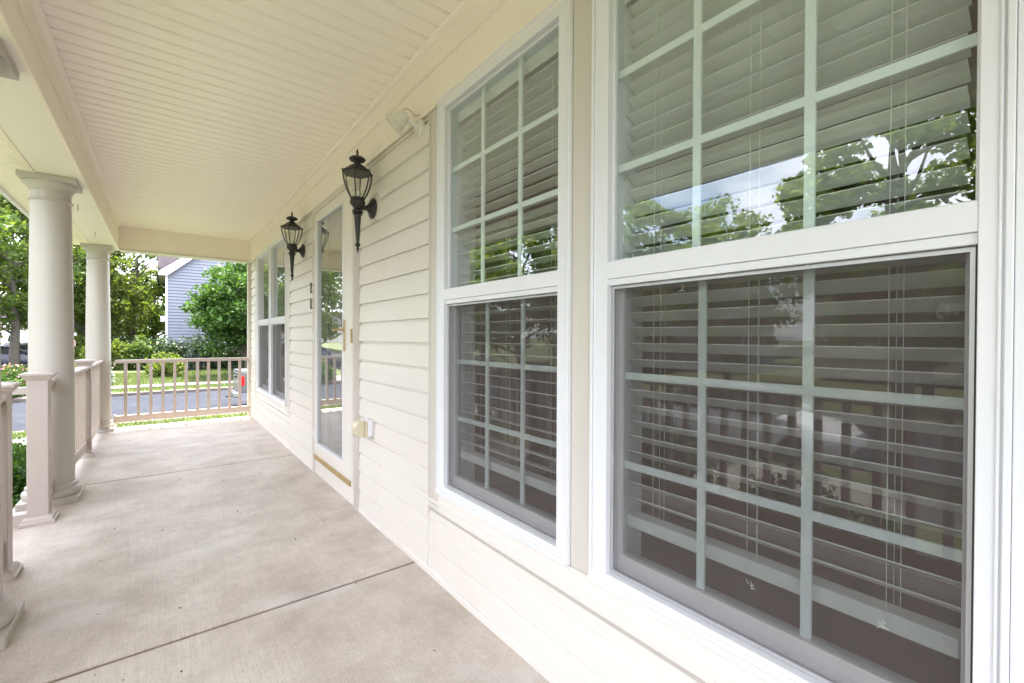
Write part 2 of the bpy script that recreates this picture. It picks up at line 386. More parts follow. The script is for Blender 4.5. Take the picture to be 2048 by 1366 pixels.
# grass blades on the strip of lawn just past the porch, and the verges
def grass(name, rects, n, h, label):
    vs = np.zeros((n*3, 3)); k = 0
    A = np.array([(r[1]-r[0])*(r[3]-r[2]) for r in rects]); pick = rng.choice(len(rects), n, p=A/A.sum())
    u = rng.random((n, 2)); an = rng.random(n)*6.283; hh = h*(0.5+rng.random(n)); w = 0.006+0.006*rng.random(n)
    for i in range(n):
        r = rects[pick[i]]; x = r[0]+(r[1]-r[0])*u[i, 0]; y = r[2]+(r[3]-r[2])*u[i, 1]; z = gz(x, y)-0.005
        ca, sa = math.cos(an[i]), math.sin(an[i])
        vs[3*i] = (x-ca*w[i], y-sa*w[i], z); vs[3*i+1] = (x+ca*w[i], y+sa*w[i], z)
        vs[3*i+2] = (x+sa*hh[i]*.5, y-ca*hh[i]*.5, z+hh[i])
    me = bpy.data.meshes.new(name); me.from_pydata(vs.tolist(), [], [(3*i, 3*i+1, 3*i+2) for i in range(n)])
    me.materials.append(GRASSB); o = inst(name, me); tag(o, label, 'grass', kind='stuff')
grass('grass', [(-3, 3.2, 9.0, 14.5), (-5.5, -1.2, 8.5, 14.5), (-5, 4, 15.9, 17.1)], 45000, 0.07, 'short green grass on the lawn beyond the porch end')
grass('grass', [(-5, 6, 26.5, 28.3), (-5, 6, 29.8, 37)], 30000, 0.11, 'short green grass on the verge and lawn across the street')

# ---------------------------------------------------------------- porch floor
XW = 1.06                                   # wall face line at the floor
floor = MB().box(-0.80, 1.10, -4.0, 7.825, -0.9, -0.03).build('porch_floor', CONC)
tag(floor, 'pale broom finished concrete porch floor with two control joints', 'floor', kind='structure')
def slab(y0, y1, nm='slab'):
    o = MB().box(-0.82, 1.10, y0, y1, -0.03, 0.0).build(nm, CONC, floor, bevel=0.008); return o
J = [-4.0, -0.55, 2.205, 4.96, 7.83]
for i in range(4): slab(J[i]+0.010, J[i+1]-0.010)
for q in J[1:-1]: MB().box(-.79, 1.07, q-.0095, q+.0095, -.029, -.007).build('joint_filler', JOINT, floor)
# step block down to the front walk
st = empty('porch_step', (-0.82, 3.7, -0.42))
for i in range(2): MB().box(-0.30*(i+1), -0.30*i, -0.55, 0.55, -0.35, 0.42-0.17*(i+1)).build('tread', CONC, st, bevel=0.01)
tag(st, 'concrete steps between the two square newel posts', 'steps')
# bits of debris on the slab
mb = MB()
for i in range(60):
    x, y = rnd.uniform(-0.4, 1.0), rnd.uniform(1.0, 7.5); s_ = rnd.uniform(0.002, 0.006)
    mb.lathe([(s_*.5, 0), (s_, s_*.4), (s_*.3, s_*.9)], (x, y, 0.0005), 5)
tag(mb.build('debris', MULCH), 'tiny dark crumbs scattered over the concrete porch floor', 'debris', kind='stuff')

# ---------------------------------------------------------------- the house with the porch
house = empty('house', (1.1, 2.0, -0.4))
tag(house, 'cream sided house with covered front porch and white grid windows', 'house')
def hp(mb, name, mat, parent=None, **k):
    """part of the house: geometry written in world coordinates"""
    o = mb.build(name, mat, parent if parent is not None else house, **k)
    if parent is None: o.location = (-1.1, -2.0, 0.4)
    return o
WT, WB = 2.352, 0.443                        # window frame top and bottom
WIN = [(0.070, 0.957), (1.054, 1.955)]     # the two grid windows by the camera
LW = [(5.36, 6.285), (6.315, 7.24)]
D0, D1 = 3.08, 4.257                         # door casing
# structural wall behind the cladding
w = MB()
w.box(1.098, 1.24, -4, 0.074, -0.9, 2.9); w.box(1.098, 1.24, 0.955, 1.056, WB, WT); w.box(1.098, 1.24, 0.074, 1.955, -0.9, WB+.002); w.box(1.098, 1.24, 0.074, 1.955, WT-.002, 2.9)
w.box(1.098, 1.24, 1.955, 3.18, -0.9, 2.9); w.box(1.098, 1.24, 3.18, 4.16, 2.30, 2.9); w.box(1.098, 1.24, 4.16, 5.362, -0.9, 2.9)
w.box(1.098, 1.24, 5.362, 7.238, -0.9, WB+.002); w.box(1.098, 1.24, 5.362, 7.238, WT-.002, 2.9); w.box(1.098, 1.24, 6.283, 6.317, WB, WT); w.box(1.098, 1.24, 7.238, 7.94, -0.9, 2.9)
w.box(1.24, 9.5, 7.80, 7.94, -0.9, 5.6); w.box(1.24, 9.5, -4, -3.86, -0.9, 5.6); w.box(9.36, 9.5, -3.86, 7.8, -0.9, 5.6)
w.box(1.102, 1.24, -4, 7.94, 2.9, 5.6)
hp(w, 'wall', SIDING)
r = MB(); r.prism([(0.6, 5.6), (5.3, 8.3), (10.0, 5.6), (10.0, 5.45), (0.6, 5.45)], 'y', -4.4, 8.3); hp(r, 'roof', SHING)
r = MB(); r.prism([(-1.06, 2.62), (1.24, 3.45), (1.24, 3.3), (-1.06, 2.47)], 'y', -4.4, 8.34); hp(r, 'porch_roof', SHING)
r = MB(); r.box(1.24, 9.3, -3.8, 7.8, 2.66, 2.7); hp(r, 'upper_floor', ROOMW)
# rooms
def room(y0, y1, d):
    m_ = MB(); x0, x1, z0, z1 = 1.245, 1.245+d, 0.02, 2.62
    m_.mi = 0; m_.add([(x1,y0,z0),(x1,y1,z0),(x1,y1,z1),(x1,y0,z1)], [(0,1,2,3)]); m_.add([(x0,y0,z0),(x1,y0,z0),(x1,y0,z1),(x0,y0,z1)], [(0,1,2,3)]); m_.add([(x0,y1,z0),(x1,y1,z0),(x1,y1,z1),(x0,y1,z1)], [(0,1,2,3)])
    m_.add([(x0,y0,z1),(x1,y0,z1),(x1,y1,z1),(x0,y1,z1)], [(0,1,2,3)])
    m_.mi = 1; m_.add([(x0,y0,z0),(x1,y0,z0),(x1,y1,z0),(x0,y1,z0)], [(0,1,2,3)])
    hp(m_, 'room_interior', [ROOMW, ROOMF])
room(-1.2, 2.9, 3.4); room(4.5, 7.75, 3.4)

# cladding: dutch lap boards, each one a piece
PIT = 0.127
def boards(y0, y1, z0, z1):
    n0 = int(round((z0-0.03)/PIT))
    z = 0.03 + n0*PIT
    while z < z1-0.012:
        h = min(PIT, z1-z)
        zt = z+h
        prof = [(1.0675, z+.001), (1.0720, z+min(h, .085)), (1.0750, z+min(h, .110)), (1.0845, z+min(h, .1145)), (1.0845, zt-.0005), (1.097, zt-.0005), (1.097, z+.0005), (1.084, z)]
        if h < 0.05: prof = [(1.073, z), (1.074, zt-.0005), (1.097, zt-.0005), (1.097, z+.0005), (1.084, z)]
        hp(MB().prism(prof, 'y', y0, y1), 'siding_board', SIDING)
        z += PIT
boards(7.435, 7.83, 0.03, 2.33); boards(4.262, 5.20, 0.03, 2.33); boards(2.062, 3.074, 0.03, 2.33)
boards(5.206, 7.429, 0.03, 0.335); boards(-0.2, 2.056, 0.03, 0.325); boards(-4, -0.206, 0.03, 2.33)
# base strip, corner post, frieze, ceiling trims
for y0, y1 in ((-4, 3.072), (4.265, 7.83)):
    m_ = MB(); n = max(2, int((y1-y0)/.35)); rr = random.Random(3)
    off = [0.0]+[rr.uniform(-.0035, .0035) for _ in range(n-1)]+[0.0]; zz = [0.0]+[rr.uniform(-.003, .004) for _ in range(n-1)]+[0.0]
    vs = []; fs = []
    for i in range(n+1):
        y = y0+(y1-y0)*i/n; x = 1.061+off[i]
        vs += [(x, y, .0005), (x, y, .024+zz[i]), (x+.004, y, .028+zz[i]), (1.095, y, .029+zz[i]), (1.095, y, .0005)]
    for i in range(n):
        for k in range(5): a_, b_ = i*5+k, i*5+(k+1) % 5; fs.append((a_, b_, b_+5, a_+5))
    fs += [(4,3,2,1,0), tuple(n*5+k for k in range(5))]
    m_.add(vs, fs); hp(m_, 'base_strip', SIDING)
hp(MB().box(1.030, 1.097, 7.835, 7.925, 0.002, 2.33), 'corner_post', TRIM, bevel=.004)
fz = MB(); fz.prism([(1.062, 2.338), (1.064, 2.52), (1.097, 2.52), (1.097, 2.338)], 'y', -4, 7.798); hp(fz, 'frieze_board', FRIEZE)
fz = MB(); fz.prism([(1.055, 2.333), (1.055, 2.346), (1.0615, 2.350), (1.0615, 2.333)], 'y', 1.97, 5.2); hp(fz, 'frieze_lip', FRIEZE)
def slant(name, mat, x_n, x_f, prof):
    """long moulding whose inner line drifts from x_n (near) to x_f (far)"""
    y0, y1 = -4.0, 7.798; n = len(prof)
    xs = lambda y: x_n + (x_f-x_n)*(y-1.7)/(7.8-1.7)
    vs = [(xs(y)+p[0], y, p[1]) for y in (y0, y1) for p in prof]
    fs = [(i, (i+1) % n, (i+1) % n+n, i+n) for i in range(n)]+[tuple(range(n-1, -1, -1)), tuple(range(n, 2*n))]
    hp(MB().add(vs, fs), name, mat)
slant('crown_board', FRIEZE, 1.046, 1.058, [(0, 2.522), (0, 2.63), (.05, 2.63), (.05, 2.522)])
slant('ceiling_trim', CEIL, 1.020, 1.052, [(0, 2.632), (0, 2.640), (-.004, 2.646), (.06, 2.646), (.06, 2.632)])
slant('ceiling_trim', CEIL, -.447, -.447, [(0, 2.632), (.034, 2.632), (.036, 2.646), (0, 2.646)])
# ceiling planks
cb = hp(MB().box(-.46, 1.09, -4, 7.82, 2.6735, 2.71), 'porch_ceiling', CEIL)
PP = 0.1027
pw = PP-0.007
pm = MB().prism([(0, 2.672), (0, 2.662), (.013, 2.6475), (pw-.002, 2.6475), (pw, 2.649), (pw, 2.672)], 'x', -.455, 1.088)
pm.v = [(x, y, z) for (x, y, z) in pm.v]
pme = pm.mesh('ceiling_plank', CEIL)
k = -36
while True:
    y = 1.765+k*PP
    if y+PP > 7.79: break
    inst('ceiling_plank', pme, cb, (0, y, rnd.uniform(-.0006, .0006))); k += 1
# beams
bm_ = MB(); bm_.box(-.700, -.448, -4, 7.80, 2.352, 2.72); hp(bm_, 'porch_beam', BEAM)
hp(MB().box(-.690, -.456, -4, 7.80, 2.336, 2.3515), 'beam_soffit', BEAMB)
hp(MB().box(-.455, -.440, -4, 7.80, 2.330, 2.345), 'beam_lip', BEAM, bevel=.003)
hp(MB().box(-.447, -.440, -4, 7.80, 2.505, 2.512), 'beam_seam', BEAM)
hp(MB().box(-.447, -.4435, -4, 7.80, 2.513, 2.631), 'beam_upper_board', BEAM)
hp(MB().box(-.722, -.691, -4, 8.02, 2.330, 2.372), 'beam_lip', BEAM, bevel=.003)
hp(MB().box(-.70, 1.10, 7.802, 8.02, 2.352, 2.74), 'end_beam', BEAM)
hp(MB().box(-.447, 1.09, 7.72, 7.801, 2.6485, 2.6655), 'ceiling_filler', CEIL)
hp(MB().box(-.44, 1.03, 7.792, 8.03, 2.332, 2.3515), 'beam_lip', TRIM, bevel=.003)
# eave soffit
es = hp(MB().box(-1.05, -.70, -4.3, 8.34, 2.425, 2.47), 'eave_soffit', CEIL)
em = MB().prism([(0, 2.424), (0, 2.422), (.010, 2.412), (pw-.002, 2.412), (pw, 2.414), (pw, 2.424)], 'x', -1.03, -.7235).mesh('soffit_plank', CEIL)
for k in range(-30, 64):
    y = 1.765+k*PP
    if y > 8.2: break
    inst('soffit_plank', em, es, (0, y, 0))
hp(MB().box(-1.060, -1.031, -4.3, 8.34, 2.385, 2.60), 'fascia', WHITE, bevel=.004)
gp = [(-1.062, 2.57), (-1.062, 2.46), (-1.115, 2.455), (-1.15, 2.49), (-1.155, 2.54), (-1.175, 2.575), (-1.165, 2.58), (-1.140, 2.55), (-1.115, 2.475), (-1.07, 2.47), (-1.07, 2.57)]
hp(MB().prism(gp, 'y', -4.3, 8.34), 'gutter', WHITE)
hp(MB().box(-1.03, 1.6, 8.022, 8.34, 2.43, 2.56), 'added_end_eave', CEIL)  # unseen overhang added to hold the sun back at the porch end
# hanging hooks under the beam
for (x, y) in ((-.57, 5.36), (-.57, 6.63)):
    p = [(x, y, 2.337), (x, y, 2.315)]+[(x+.0, y+.016*math.sin(t), 2.299+.016*math.cos(t)) for t in [0.0, .6, 1.2, 1.9, 2.6, 3.3, 4.0]]
    hk = MB().tube(p, .0028, 8).build('plant_hook', POST); tag(hk, 'small grey metal hook under the porch beam nearer the %s column' % ('middle round' if y < 6 else 'corner'), 'hook')

# windows
def window(y0, y1, grids, wn=.058, screen=True):
    fr = MB()
    X0, X1 = 1.064, 1.245; ya, yb = y0+wn, y1-.062
    fr.box(X0, X1, y0, ya, WB, WT); fr.box(X0, X1, yb, y1, WB, WT)
    fr.box(X0, X1, ya, yb, WT-.055, WT); fr.box(X0, X1, ya, yb, WB, WB+.040)
    # moulded outer lip and step
    for s, ye in ((1, y0), (-1, y1)):
        fr.box(1.057, 1.0645, ye, ye+s*.010, WB, WT); fr.box(1.060, 1.0645, ye+s*.013, ye+s*.018, WB, WT)
    fr.box(1.057, 1.0645, y0+.010, y1-.010, WT-.010, WT)
    fr.box(1.052, 1.0645, y0+.001, y1-.001, WB-.001, WB+.016); fr.box(1.058, 1.0645, y0+.001, y1-.001, WB+.016, WB+.028)
    o = hp(fr, 'window', WHITE, bevel=.0016)
    c = lambda mb, nm, mt, **k: mb.build(nm, mt, o, **k)
    zm0, zm1 = 1.372, 1.432
    # meeting rail with a small lip
    mr = MB(); mr.box(1.066, 1.13, ya, yb, zm0+.008, zm1); mr.box(1.072, 1.13, ya, yb, zm0-.012, zm0+.0075); c(mr, 'meeting_rail', WHITE, bevel=.0015)
    gl = MB(); gl.mi = 1; gl.box(1.102, 1.106, ya+.001, yb-.001, zm1, WT-.055)
    gl.m = [1, 1, 1, 1, 1, 0]; c(gl, 'glass_pane', [GLASS, CLEAR])
    bd = MB()
    for q in ((ya, ya+.006, zm1, WT-.055), (yb-.006, yb, zm1, WT-.055), (ya+.006, yb-.006, WT-.061, WT-.055), (ya+.006, yb-.006, zm1, zm1+.006)): bd.box(1.090, 1.1015, q[0], q[1], q[2], q[3])
    c(bd, 'glazing_bead', WHITE)
    # lower sash, set back behind the screen
    zl = WB+.040; sw = .020
    sh = MB(); sh.box(1.114, 1.142, ya+.001, ya+sw, zl, zm0-.012); sh.box(1.114, 1.142, yb-sw, yb-.001, zl, zm0-.012); sh.box(1.112, 1.142, ya+sw, yb-sw, zl, zl+.052)
    sh.box(1.108, 1.1115, ya+sw, yb-sw, zl+.020, zl+.024)
    c(sh, 'lower_sash', SASHG, bevel=.0015)
    gl = MB(); gl.box(1.124, 1.128, ya+sw, yb-sw, zl+.052, zm0-.012); gl.m = [1, 1, 1, 1, 1, 0]; c(gl, 'glass_pane', [GLASS, CLEAR])
    c(MB().box(1.080, 1.113, ya+.0005, ya+.004, zl, zm0-.012), 'gasket', DARKG)
    if screen:
        c(MB().add([(1.090, ya+.011, zl+.010), (1.090, yb-.011, zl+.010), (1.090, yb-.011, zm0-.022), (1.090, ya+.011, zm0-.022)], [(0, 3, 2, 1)]), 'insect_screen', SCREEN)
        sf = MB(); sf.box(1.085, 1.094, ya+.003, ya+.011, zl+.002, zm0-.014); sf.box(1.085, 1.094, yb-.011, yb-.003, zl+.002, zm0-.014); sf.box(1.085, 1.094, ya+.011, yb-.011, zm0-.022, zm0-.014); sf.box(1.085, 1.094, ya+.011, yb-.011, zl+.002, zl+.010)
        c(sf, 'screen_frame', ALU)
    if grids:
        for (za, zb, x, a_, b_) in ((zm1, WT-.055, 1.112, ya, yb), (zl+.052, zm0-.012, 1.134, ya+sw, yb-sw)):
            for i in (1, 2):
                yy = a_+(b_-a_)*i/3; c(MB().box(x-.004, x+.004, yy-.0105, yy+.0105, za, zb), 'muntin', MUNT)
                zz = za+(zb-za)*i/3; c(MB().box(x-.0036, x+.0036, a_, b_, zz-.0105, zz+.0105), 'muntin', MUNT)
    return o
window(*WIN[0], True, .041); window(*WIN[1], True)
for q in LW: window(*q, False)
# casing around the windows
def hb(n, mt, *a, bevel=.002): return hp(B(*a), n, mt, bevel=bevel)
hb('window_trim', TRIM, 1.070, 1.097, 1.9575, 2.056, .345, 2.335); hb('window_trim', TRIM, 1.066, 1.0695, 2.040, 2.056, .345, 2.335)
hb('window_trim', TRIM, 1.074, 1.097, .9595, 1.0515, .440, 2.335)
hb('window_trim', WHITE, 1.066, 1.097, -.200, .0695, .345, 2.335); hb('window_trim', WHITE, 1.060, 1.0655, .040, .0695, .345, 2.335)
sill = MB(); sill.prism([(1.070, .342), (1.070, .352), (1.064, .354), (1.064, .362), (1.070, .366), (1.070, .374), (1.060, .377), (1.060, .385), (1.072, .390), (1.074, .4385), (1.097, .4385), (1.097, .342)], 'y', -.2, 2.056); hp(sill, 'sill_trim', SIDING)
hb('window_trim', TRIM, 1.068, 1.097, 5.206, 5.358, .345, 2.335); hb('window_trim', TRIM, 1.068, 1.097, 7.242, 7.429, .345, 2.335); hb('window_trim', WHITE, 1.062, 1.097, 6.287, 6.313, WB, 2.335)
sill = MB(); sill.prism([(1.070, .342), (1.062, .354), (1.062, .366), (1.070, .378), (1.070, .4385), (1.097, .4385), (1.097, .342)], 'y', 5.2, 7.43); hp(sill, 'sill_trim', SIDING)

# blinds hang inside the two grid windows
def blind(y0, y1, tilt, label, drop=0.0):
    o = empty('window_blind', (1.175, (y0+y1)/2, 2.33)); W = (y1-y0)/2-.066
    MB().box(-.028, .028, -W, W, -.065, -.01).build('headrail', BLIND, o, bevel=.003)
    MB().box(-.026, -.0235, 0, 0, 0, 0)
    MB().box(-.036, -.030, -W-.004, W+.004, -.085, -.005).build('valance', BLIND, o, bevel=.002)
    prof = [(-.025, 0), (-.0125, .0016), (0, .0022), (.0125, .0016), (.025, 0), (.025, -.003), (0, -.0012), (-.025, -.003)]
    me = MB().prism(prof, 'y', -W, W).mesh('slat', BLIND)
    n = 34; pitch = 0.0478
    for i in range(n):
        z = -.105-i*pitch
        if 2.33+z < .68: break
        inst('slat', me, o, (rnd.uniform(-.001, .001), 0, z), (rnd.uniform(-.003, .003), math.radians(tilt)+rnd.uniform(-.02, .02), 0))
    MB().box(-.025, .025, -W, W, .612-2.33, .650-2.33).build('bottom_rail', BLIND, o, bevel=.004)
    for f in (-.72, 0, .72):
        MB().tube([(-.0285, f*W, -.06), (-.0285, f*W+.001, -.9), (-.0285, f*W, .62-2.33)], .0008, 6).build('ladder_cord', CORD, o)
        MB().tube([(.0285, f*W, -.06), (.0285, f*W, .62-2.33)], .0008, 6).build('ladder_cord', CORD, o)
        MB().tube([(-.029, f*W-.022, -.06), (-.029, f*W-.022, .66-2.33)], .0007, 6).build('lift_cord', CORD, o)
    tag(o, label, 'blind', 'blinds behind the grid windows')
blind(*WIN[0], 30, 'white slatted blind in the grid window beside the white end casing, slats tilted half shut')
blind(*WIN[1], 10, 'white slatted blind in the grid window beside the flood light, slats nearly level')
# pale curtain panels inside the twin window
for k, (y0, y1) in enumerate(LW):
    o = empty('roller_shade', (1.20, (y0+y1)/2, 2.30)); W = (y1-y0)/2-.07
    MB().lathe([(.018, -W), (.018, W)], (0, 0, -.03), 16, Matrix.Rotation(math.pi/2, 3, 'X')).build('roller', BLIND, o, smooth=40)
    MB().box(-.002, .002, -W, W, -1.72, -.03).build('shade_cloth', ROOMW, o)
    tag(o, 'dark roller shade drawn inside the twin window, %s' % ('pane by the coach lantern' if k == 0 else 'pane by the house corner'), 'shade')

# scraps of lint caught on the insect screen
for k, (y, z, sz) in enumerate(((.475, .62, .009), (.235, .655, .008), (.655, 1.332, .007))):
    m_ = MB(); rr = random.Random(20+k)
    for _ in range(6):
        p = Vector((-.0015, rr.uniform(-sz, sz), rr.uniform(-sz, sz))); q = p+Vector((0, rr.uniform(-.010, .010), rr.uniform(-.012, .012)))
        m_.tube([p, p.lerp(q, .5)+Vector((-.001, .002, .001)), q], .0003, 5)
    o = m_.build('lint', CORD, loc=(1.089, y, z)); tag(o, 'white lint on a window screen, %s' % ('below the blind rail', 'beside the hanging cord loop', 'just under the meeting rail')[k], 'lint')

# ---------------------------------------------------------------- door
dc = MB(); dc.box(1.058, 1.20, D0, D0+.075, 0.001, 2.332); dc.box(1.058, 1.20, D1-.06, D1, 0.001, 2.332); dc.box(1.058, 1.20, D0+.075, D1-.06, 2.285, 2.332)
dc.box(1.050, 1.0575, D0+.012, D0+.022, .001, 2.332); dc.box(1.050, 1.0575, D0+.040, D0+.046, .001, 2.332)
hp(dc, 'door_casing', TRIM, bevel=.002)
dc = MB(); dc.box(1.066, 1.20, D0+.0755, D0+.125, .13, 2.2845); dc.box(1.060, 1.0655, D0+.095, D0+.103, .13, 2.2845); hp(dc, 'door_jamb', SIDING, bevel=.0015)
hp(MB().box(1.070, 1.24, D0+.075, D1-.06, .001, .128), 'threshold', SIDING, bevel=.002)
YA, YB = D0+.127, D1-.0615                   # storm door leaf
sd = MB(); zb, zt = .132, 2.283; gy0, gy1, gz0, gz1 = 3.395, 4.105, .268, 2.205
sd.box(1.062, 1.095, YA, gy0, zb, zt); sd.box(1.062, 1.095, gy1, YB, zb, zt); sd.box(1.062, 1.095, gy0, gy1, gz1, zt); sd.box(1.062, 1.095, gy0, gy1, zb, gz0)
door = hp(sd, 'storm_door', SIDING, bevel=.003)
bd = MB()
for q in ((gy0, gy0+.010, gz0, gz1), (gy1-.010, gy1, gz0, gz1), (gy0+.010, gy1-.010, gz1-.010, gz1), (gy0+.010, gy1-.010, gz0, gz0+.010)): bd.box(1.056, 1.076, *q)
bd.build('glazing_bead', WHITE, door, bevel=.002)
gl = MB(); gl.box(1.076, 1.080, gy0+.010, gy1-.010, gz0+.010, gz1-.010); gl.m = [1, 1, 1, 1, 1, 0]; gl.build('glass_pane', [GLASSS, CLEAR], door)
MB().box(1.052, 1.0615, YA+.01, YB-.005, .133, .172).build('kick_strip', GOLD, door, bevel=.002)
hd = MB(); hd.box(1.052, 1.0615, 3.345, 3.370, 1.10, 1.33); hd.build('handle_plate', BRASS, door, bevel=.005)
hd = MB(); hd.tube([(1.05, 3.353, 1.255), (1.01, 3.353, 1.255), (.998, 3.37, 1.255), (.996, 3.40, 1.258), (1.0, 3.435, 1.252), (1.005, 3.45, 1.245)], [.009, .007, .0065, .0065, .008, .005], 12); hd.build('door_lever', BRASS, door, smooth=50)
hd = MB(); hd.box(1.048, 1.0595, D0+.100, D0+.122, 1.16, 1.26); hd.build('strike_plate', BRASS, door, bevel=.003)
hn = MB()
for z in (.35, 1.2, 2.1): hn.lathe([(.006, -.04), (.006, .04)], (1.058, D1-.058, z), 10)
hn.build('hinge', WHITE, door, smooth=40)
fd = hp(MB().box(1.165, 1.205, D0+.13, D1-.065, .13, 2.283), 'front_door', DOORW)
for (y0, y1) in ((3.33, 3.66), (3.76, 4.08)):
    for (z0, z1) in ((.30, .95), (1.10, 1.75), (1.88, 2.16)):
        p = MB(); t = .022
        p.box(1.157, 1.1655, y0, y1, z0, z0+t); p.box(1.157, 1.1655, y0, y1, z1-t, z1); p.box(1.157, 1.1655, y0, y0+t, z0+t, z1-t); p.box(1.157, 1.1655, y1-t, y1, z0+t, z1-t)
        p.box(1.161, 1.1655, y0+.05, y1-.05, z0+.05, z1-.05); p.build('door_panel', DOORW, fd, bevel=.003)

def text_mesh(s, size, depth, mat, name):
    cu = bpy.data.curves.new(name, 'FONT'); cu.body = s; cu.size = size; cu.extrude = depth; cu.align_x = 'CENTER'; cu.align_y = 'CENTER'
    o = bpy.data.objects.new('tmp', cu); col.objects.link(o)
    me = bpy.data.meshes.new_from_object(o.evaluated_get(bpy.context.evaluated_depsgraph_get()))
    bpy.data.objects.remove(o); bpy.data.curves.remove(cu); me.name = name; me.materials.clear(); me.materials.append(mat); return me
RY = Matrix(((0, 0, -1), (-1, 0, 0), (0, 1, 0)))       # text facing -X, reading along -Y
for s, z in (('2', 1.63), ('0', 1.49)):
    o = inst('house_numeral', text_mesh(s, .135, .005, NUMB, 'house_numeral'), None, (1.040, 4.225, z), RY.to_euler(), (.3, 1, 1))
    for dz in (.03, -.03): MB().lathe([(.003, 0), (.003, .02)], (0, dz, -.024), 8).build('stud', NUMB, o)
    tag(o, 'black house numeral %s on the door casing, %s of two' % (s, 'upper' if s == '2' else 'lower'), 'numeral')

# ---------------------------------------------------------------- columns, newels, railings
XC = -.632
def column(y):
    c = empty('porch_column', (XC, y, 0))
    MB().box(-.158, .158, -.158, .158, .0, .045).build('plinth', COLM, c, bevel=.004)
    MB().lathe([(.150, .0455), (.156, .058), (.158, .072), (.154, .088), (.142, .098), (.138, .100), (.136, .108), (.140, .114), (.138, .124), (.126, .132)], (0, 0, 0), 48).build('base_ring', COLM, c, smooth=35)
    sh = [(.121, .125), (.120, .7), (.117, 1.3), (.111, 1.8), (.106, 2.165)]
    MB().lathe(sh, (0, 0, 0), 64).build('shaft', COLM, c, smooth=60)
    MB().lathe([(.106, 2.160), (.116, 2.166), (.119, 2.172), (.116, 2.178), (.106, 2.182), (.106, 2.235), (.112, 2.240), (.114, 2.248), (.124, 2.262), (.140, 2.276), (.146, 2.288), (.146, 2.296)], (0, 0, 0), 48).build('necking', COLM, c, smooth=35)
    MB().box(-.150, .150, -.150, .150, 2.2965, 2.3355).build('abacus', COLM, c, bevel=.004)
    return c
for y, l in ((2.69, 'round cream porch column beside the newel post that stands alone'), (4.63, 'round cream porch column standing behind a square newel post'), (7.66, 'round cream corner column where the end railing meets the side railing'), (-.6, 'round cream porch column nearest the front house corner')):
    tag(column(y), l, 'column', 'round columns along the porch')

def newel(x, y, h, label):
    n = empty('newel_post', (x, y, 0)); w_ = .0495
    MB().box(-w_, w_, -w_, w_, .001, h-.035).build('post', NEWEL, n, bevel=.004)
    MB().prism([(-.078, .0005), (-.078, .018), (-.070, .026), (-.066, .040), (-.054, .052), (-.0498, .052), (-.0498, .0005)], 'x', -.078, .078)
    bs = MB(); q = [(.080, .0008), (.080, .018), (.072, .024), (.070, .036), (.056, .050), (.050, .052)]
    vs = []; fs = []
    for r_, z in q: vs += [(-r_, -r_, z), (r_, -r_, z), (r_, r_, z), (-r_, r_, z)]
    for i in range(len(q)-1):
        for k in range(4): fs.append((i*4+k, i*4+(k+1) % 4, i*4+4+(k+1) % 4, i*4+4+k))
    fs += [(3, 2, 1, 0)]
    bs.add(vs, fs).build('base_trim', NEWEL, n)
    cp = MB(); q = [(.050, h-.050), (.056, h-.042), (.066, h-.030), (.068, h-.022), (.078, h-.016), (.078, h-.006), (.070, h-.002), (.0, h+.010)]
    vs = []; fs = []
    for r_, z in q: vs += [(-r_, -r_, z), (r_, -r_, z), (r_, r_, z), (-r_, r_, z)]
    for i in range(len(q)-1):
        for k in range(4): fs.append((i*4+k, i*4+(k+1) % 4, i*4+4+(k+1) % 4, i*4+4+k))
    fs += [(3, 2, 1, 0)]
    cp.add(vs, fs).build('cap', NEWEL, n)
    tag(n, label, 'post', 'square newel posts')
    return n
newel(-.625, 4.15, .965, 'square newel post in front of the middle round column')
newel(-.648, 3.30, .965, 'square newel post across the steps from the one by the middle column')
newel(-.605, 6.12, .965, 'square newel post joining two lengths of side railing')

def railing(p0, p1, zt, zb, label, nb, first=None, inset=.0, tw=.05):
    """straight level railing between two plan points"""
    p0, p1 = Vector((*p0, 0)), Vector((*p1, 0)); L = (p1-p0).length; ang = math.atan2(p1.y-p0.y, p1.x-p0.x)
    o = empty('railing', (p0.x, p0.y, zb), ang); z0 = zb
    hw = tw
    MB().prism([(-.030, zt-.045-z0), (-.034, zt-.030-z0), (-hw, zt-.018-z0), (-hw, zt-.006-z0), (-hw*.8, zt-z0), (hw*.8, zt-z0), (hw, zt-.006-z0), (hw, zt-.018-z0), (.034, zt-.030-z0), (.030, zt-.045-z0)], 'x', .012, L-.012).build('top_rail', RAIL, o)
    MB().box(.012, L-.012, -.024, .024, 0, .087).build('bottom_rail', RAIL, o, bevel=.004)
    me = MB().box(-.0175, .0175, -.0175, .0175, .087, zt-.0452-z0).mesh('baluster', RAIL)
    for i in range(nb):
        x = (first[0]+i*first[1]) if first else L*(i+.5)/nb
        inst('baluster', me, o, (x, 0, 0))
    for x0, x1 in ((0, .016), (L-.016, L)):
        MB().box(x0, x1, -.034, .034, -.012, .105).build('bracket', RAIL, o, bevel=.003)
        MB().box(x0, x1, -.040, .040, zt-z0-.085, zt-z0-.046).build('bracket', RAIL, o, bevel=.003)
    tag(o, label, 'railing', 'taupe porch railings'); return o
railing((-.490, 7.70), (1.028, 7.70), .895, .085, 'taupe railing across the far end of the porch against the house wall', 11, (-.374+.490, .1281), tw=.040)
railing((XC+.005, 4.752), (-.605, 6.069), .905, .085, 'taupe side railing from the middle column to the joining newel post', 10)
railing((-.605, 6.171), (XC+.005, 7.538), .905, .085, 'taupe side railing from the joining newel post to the corner column', 10)
railing((-.625, 4.2005), (XC, 4.508), .905, .085, 'short taupe rail stub between the newel post and the middle column', 2)
railing((XC, 2.812), (-.645, 3.249), .905, .085, 'short taupe rail stub between the lone newel post and the near column', 3)
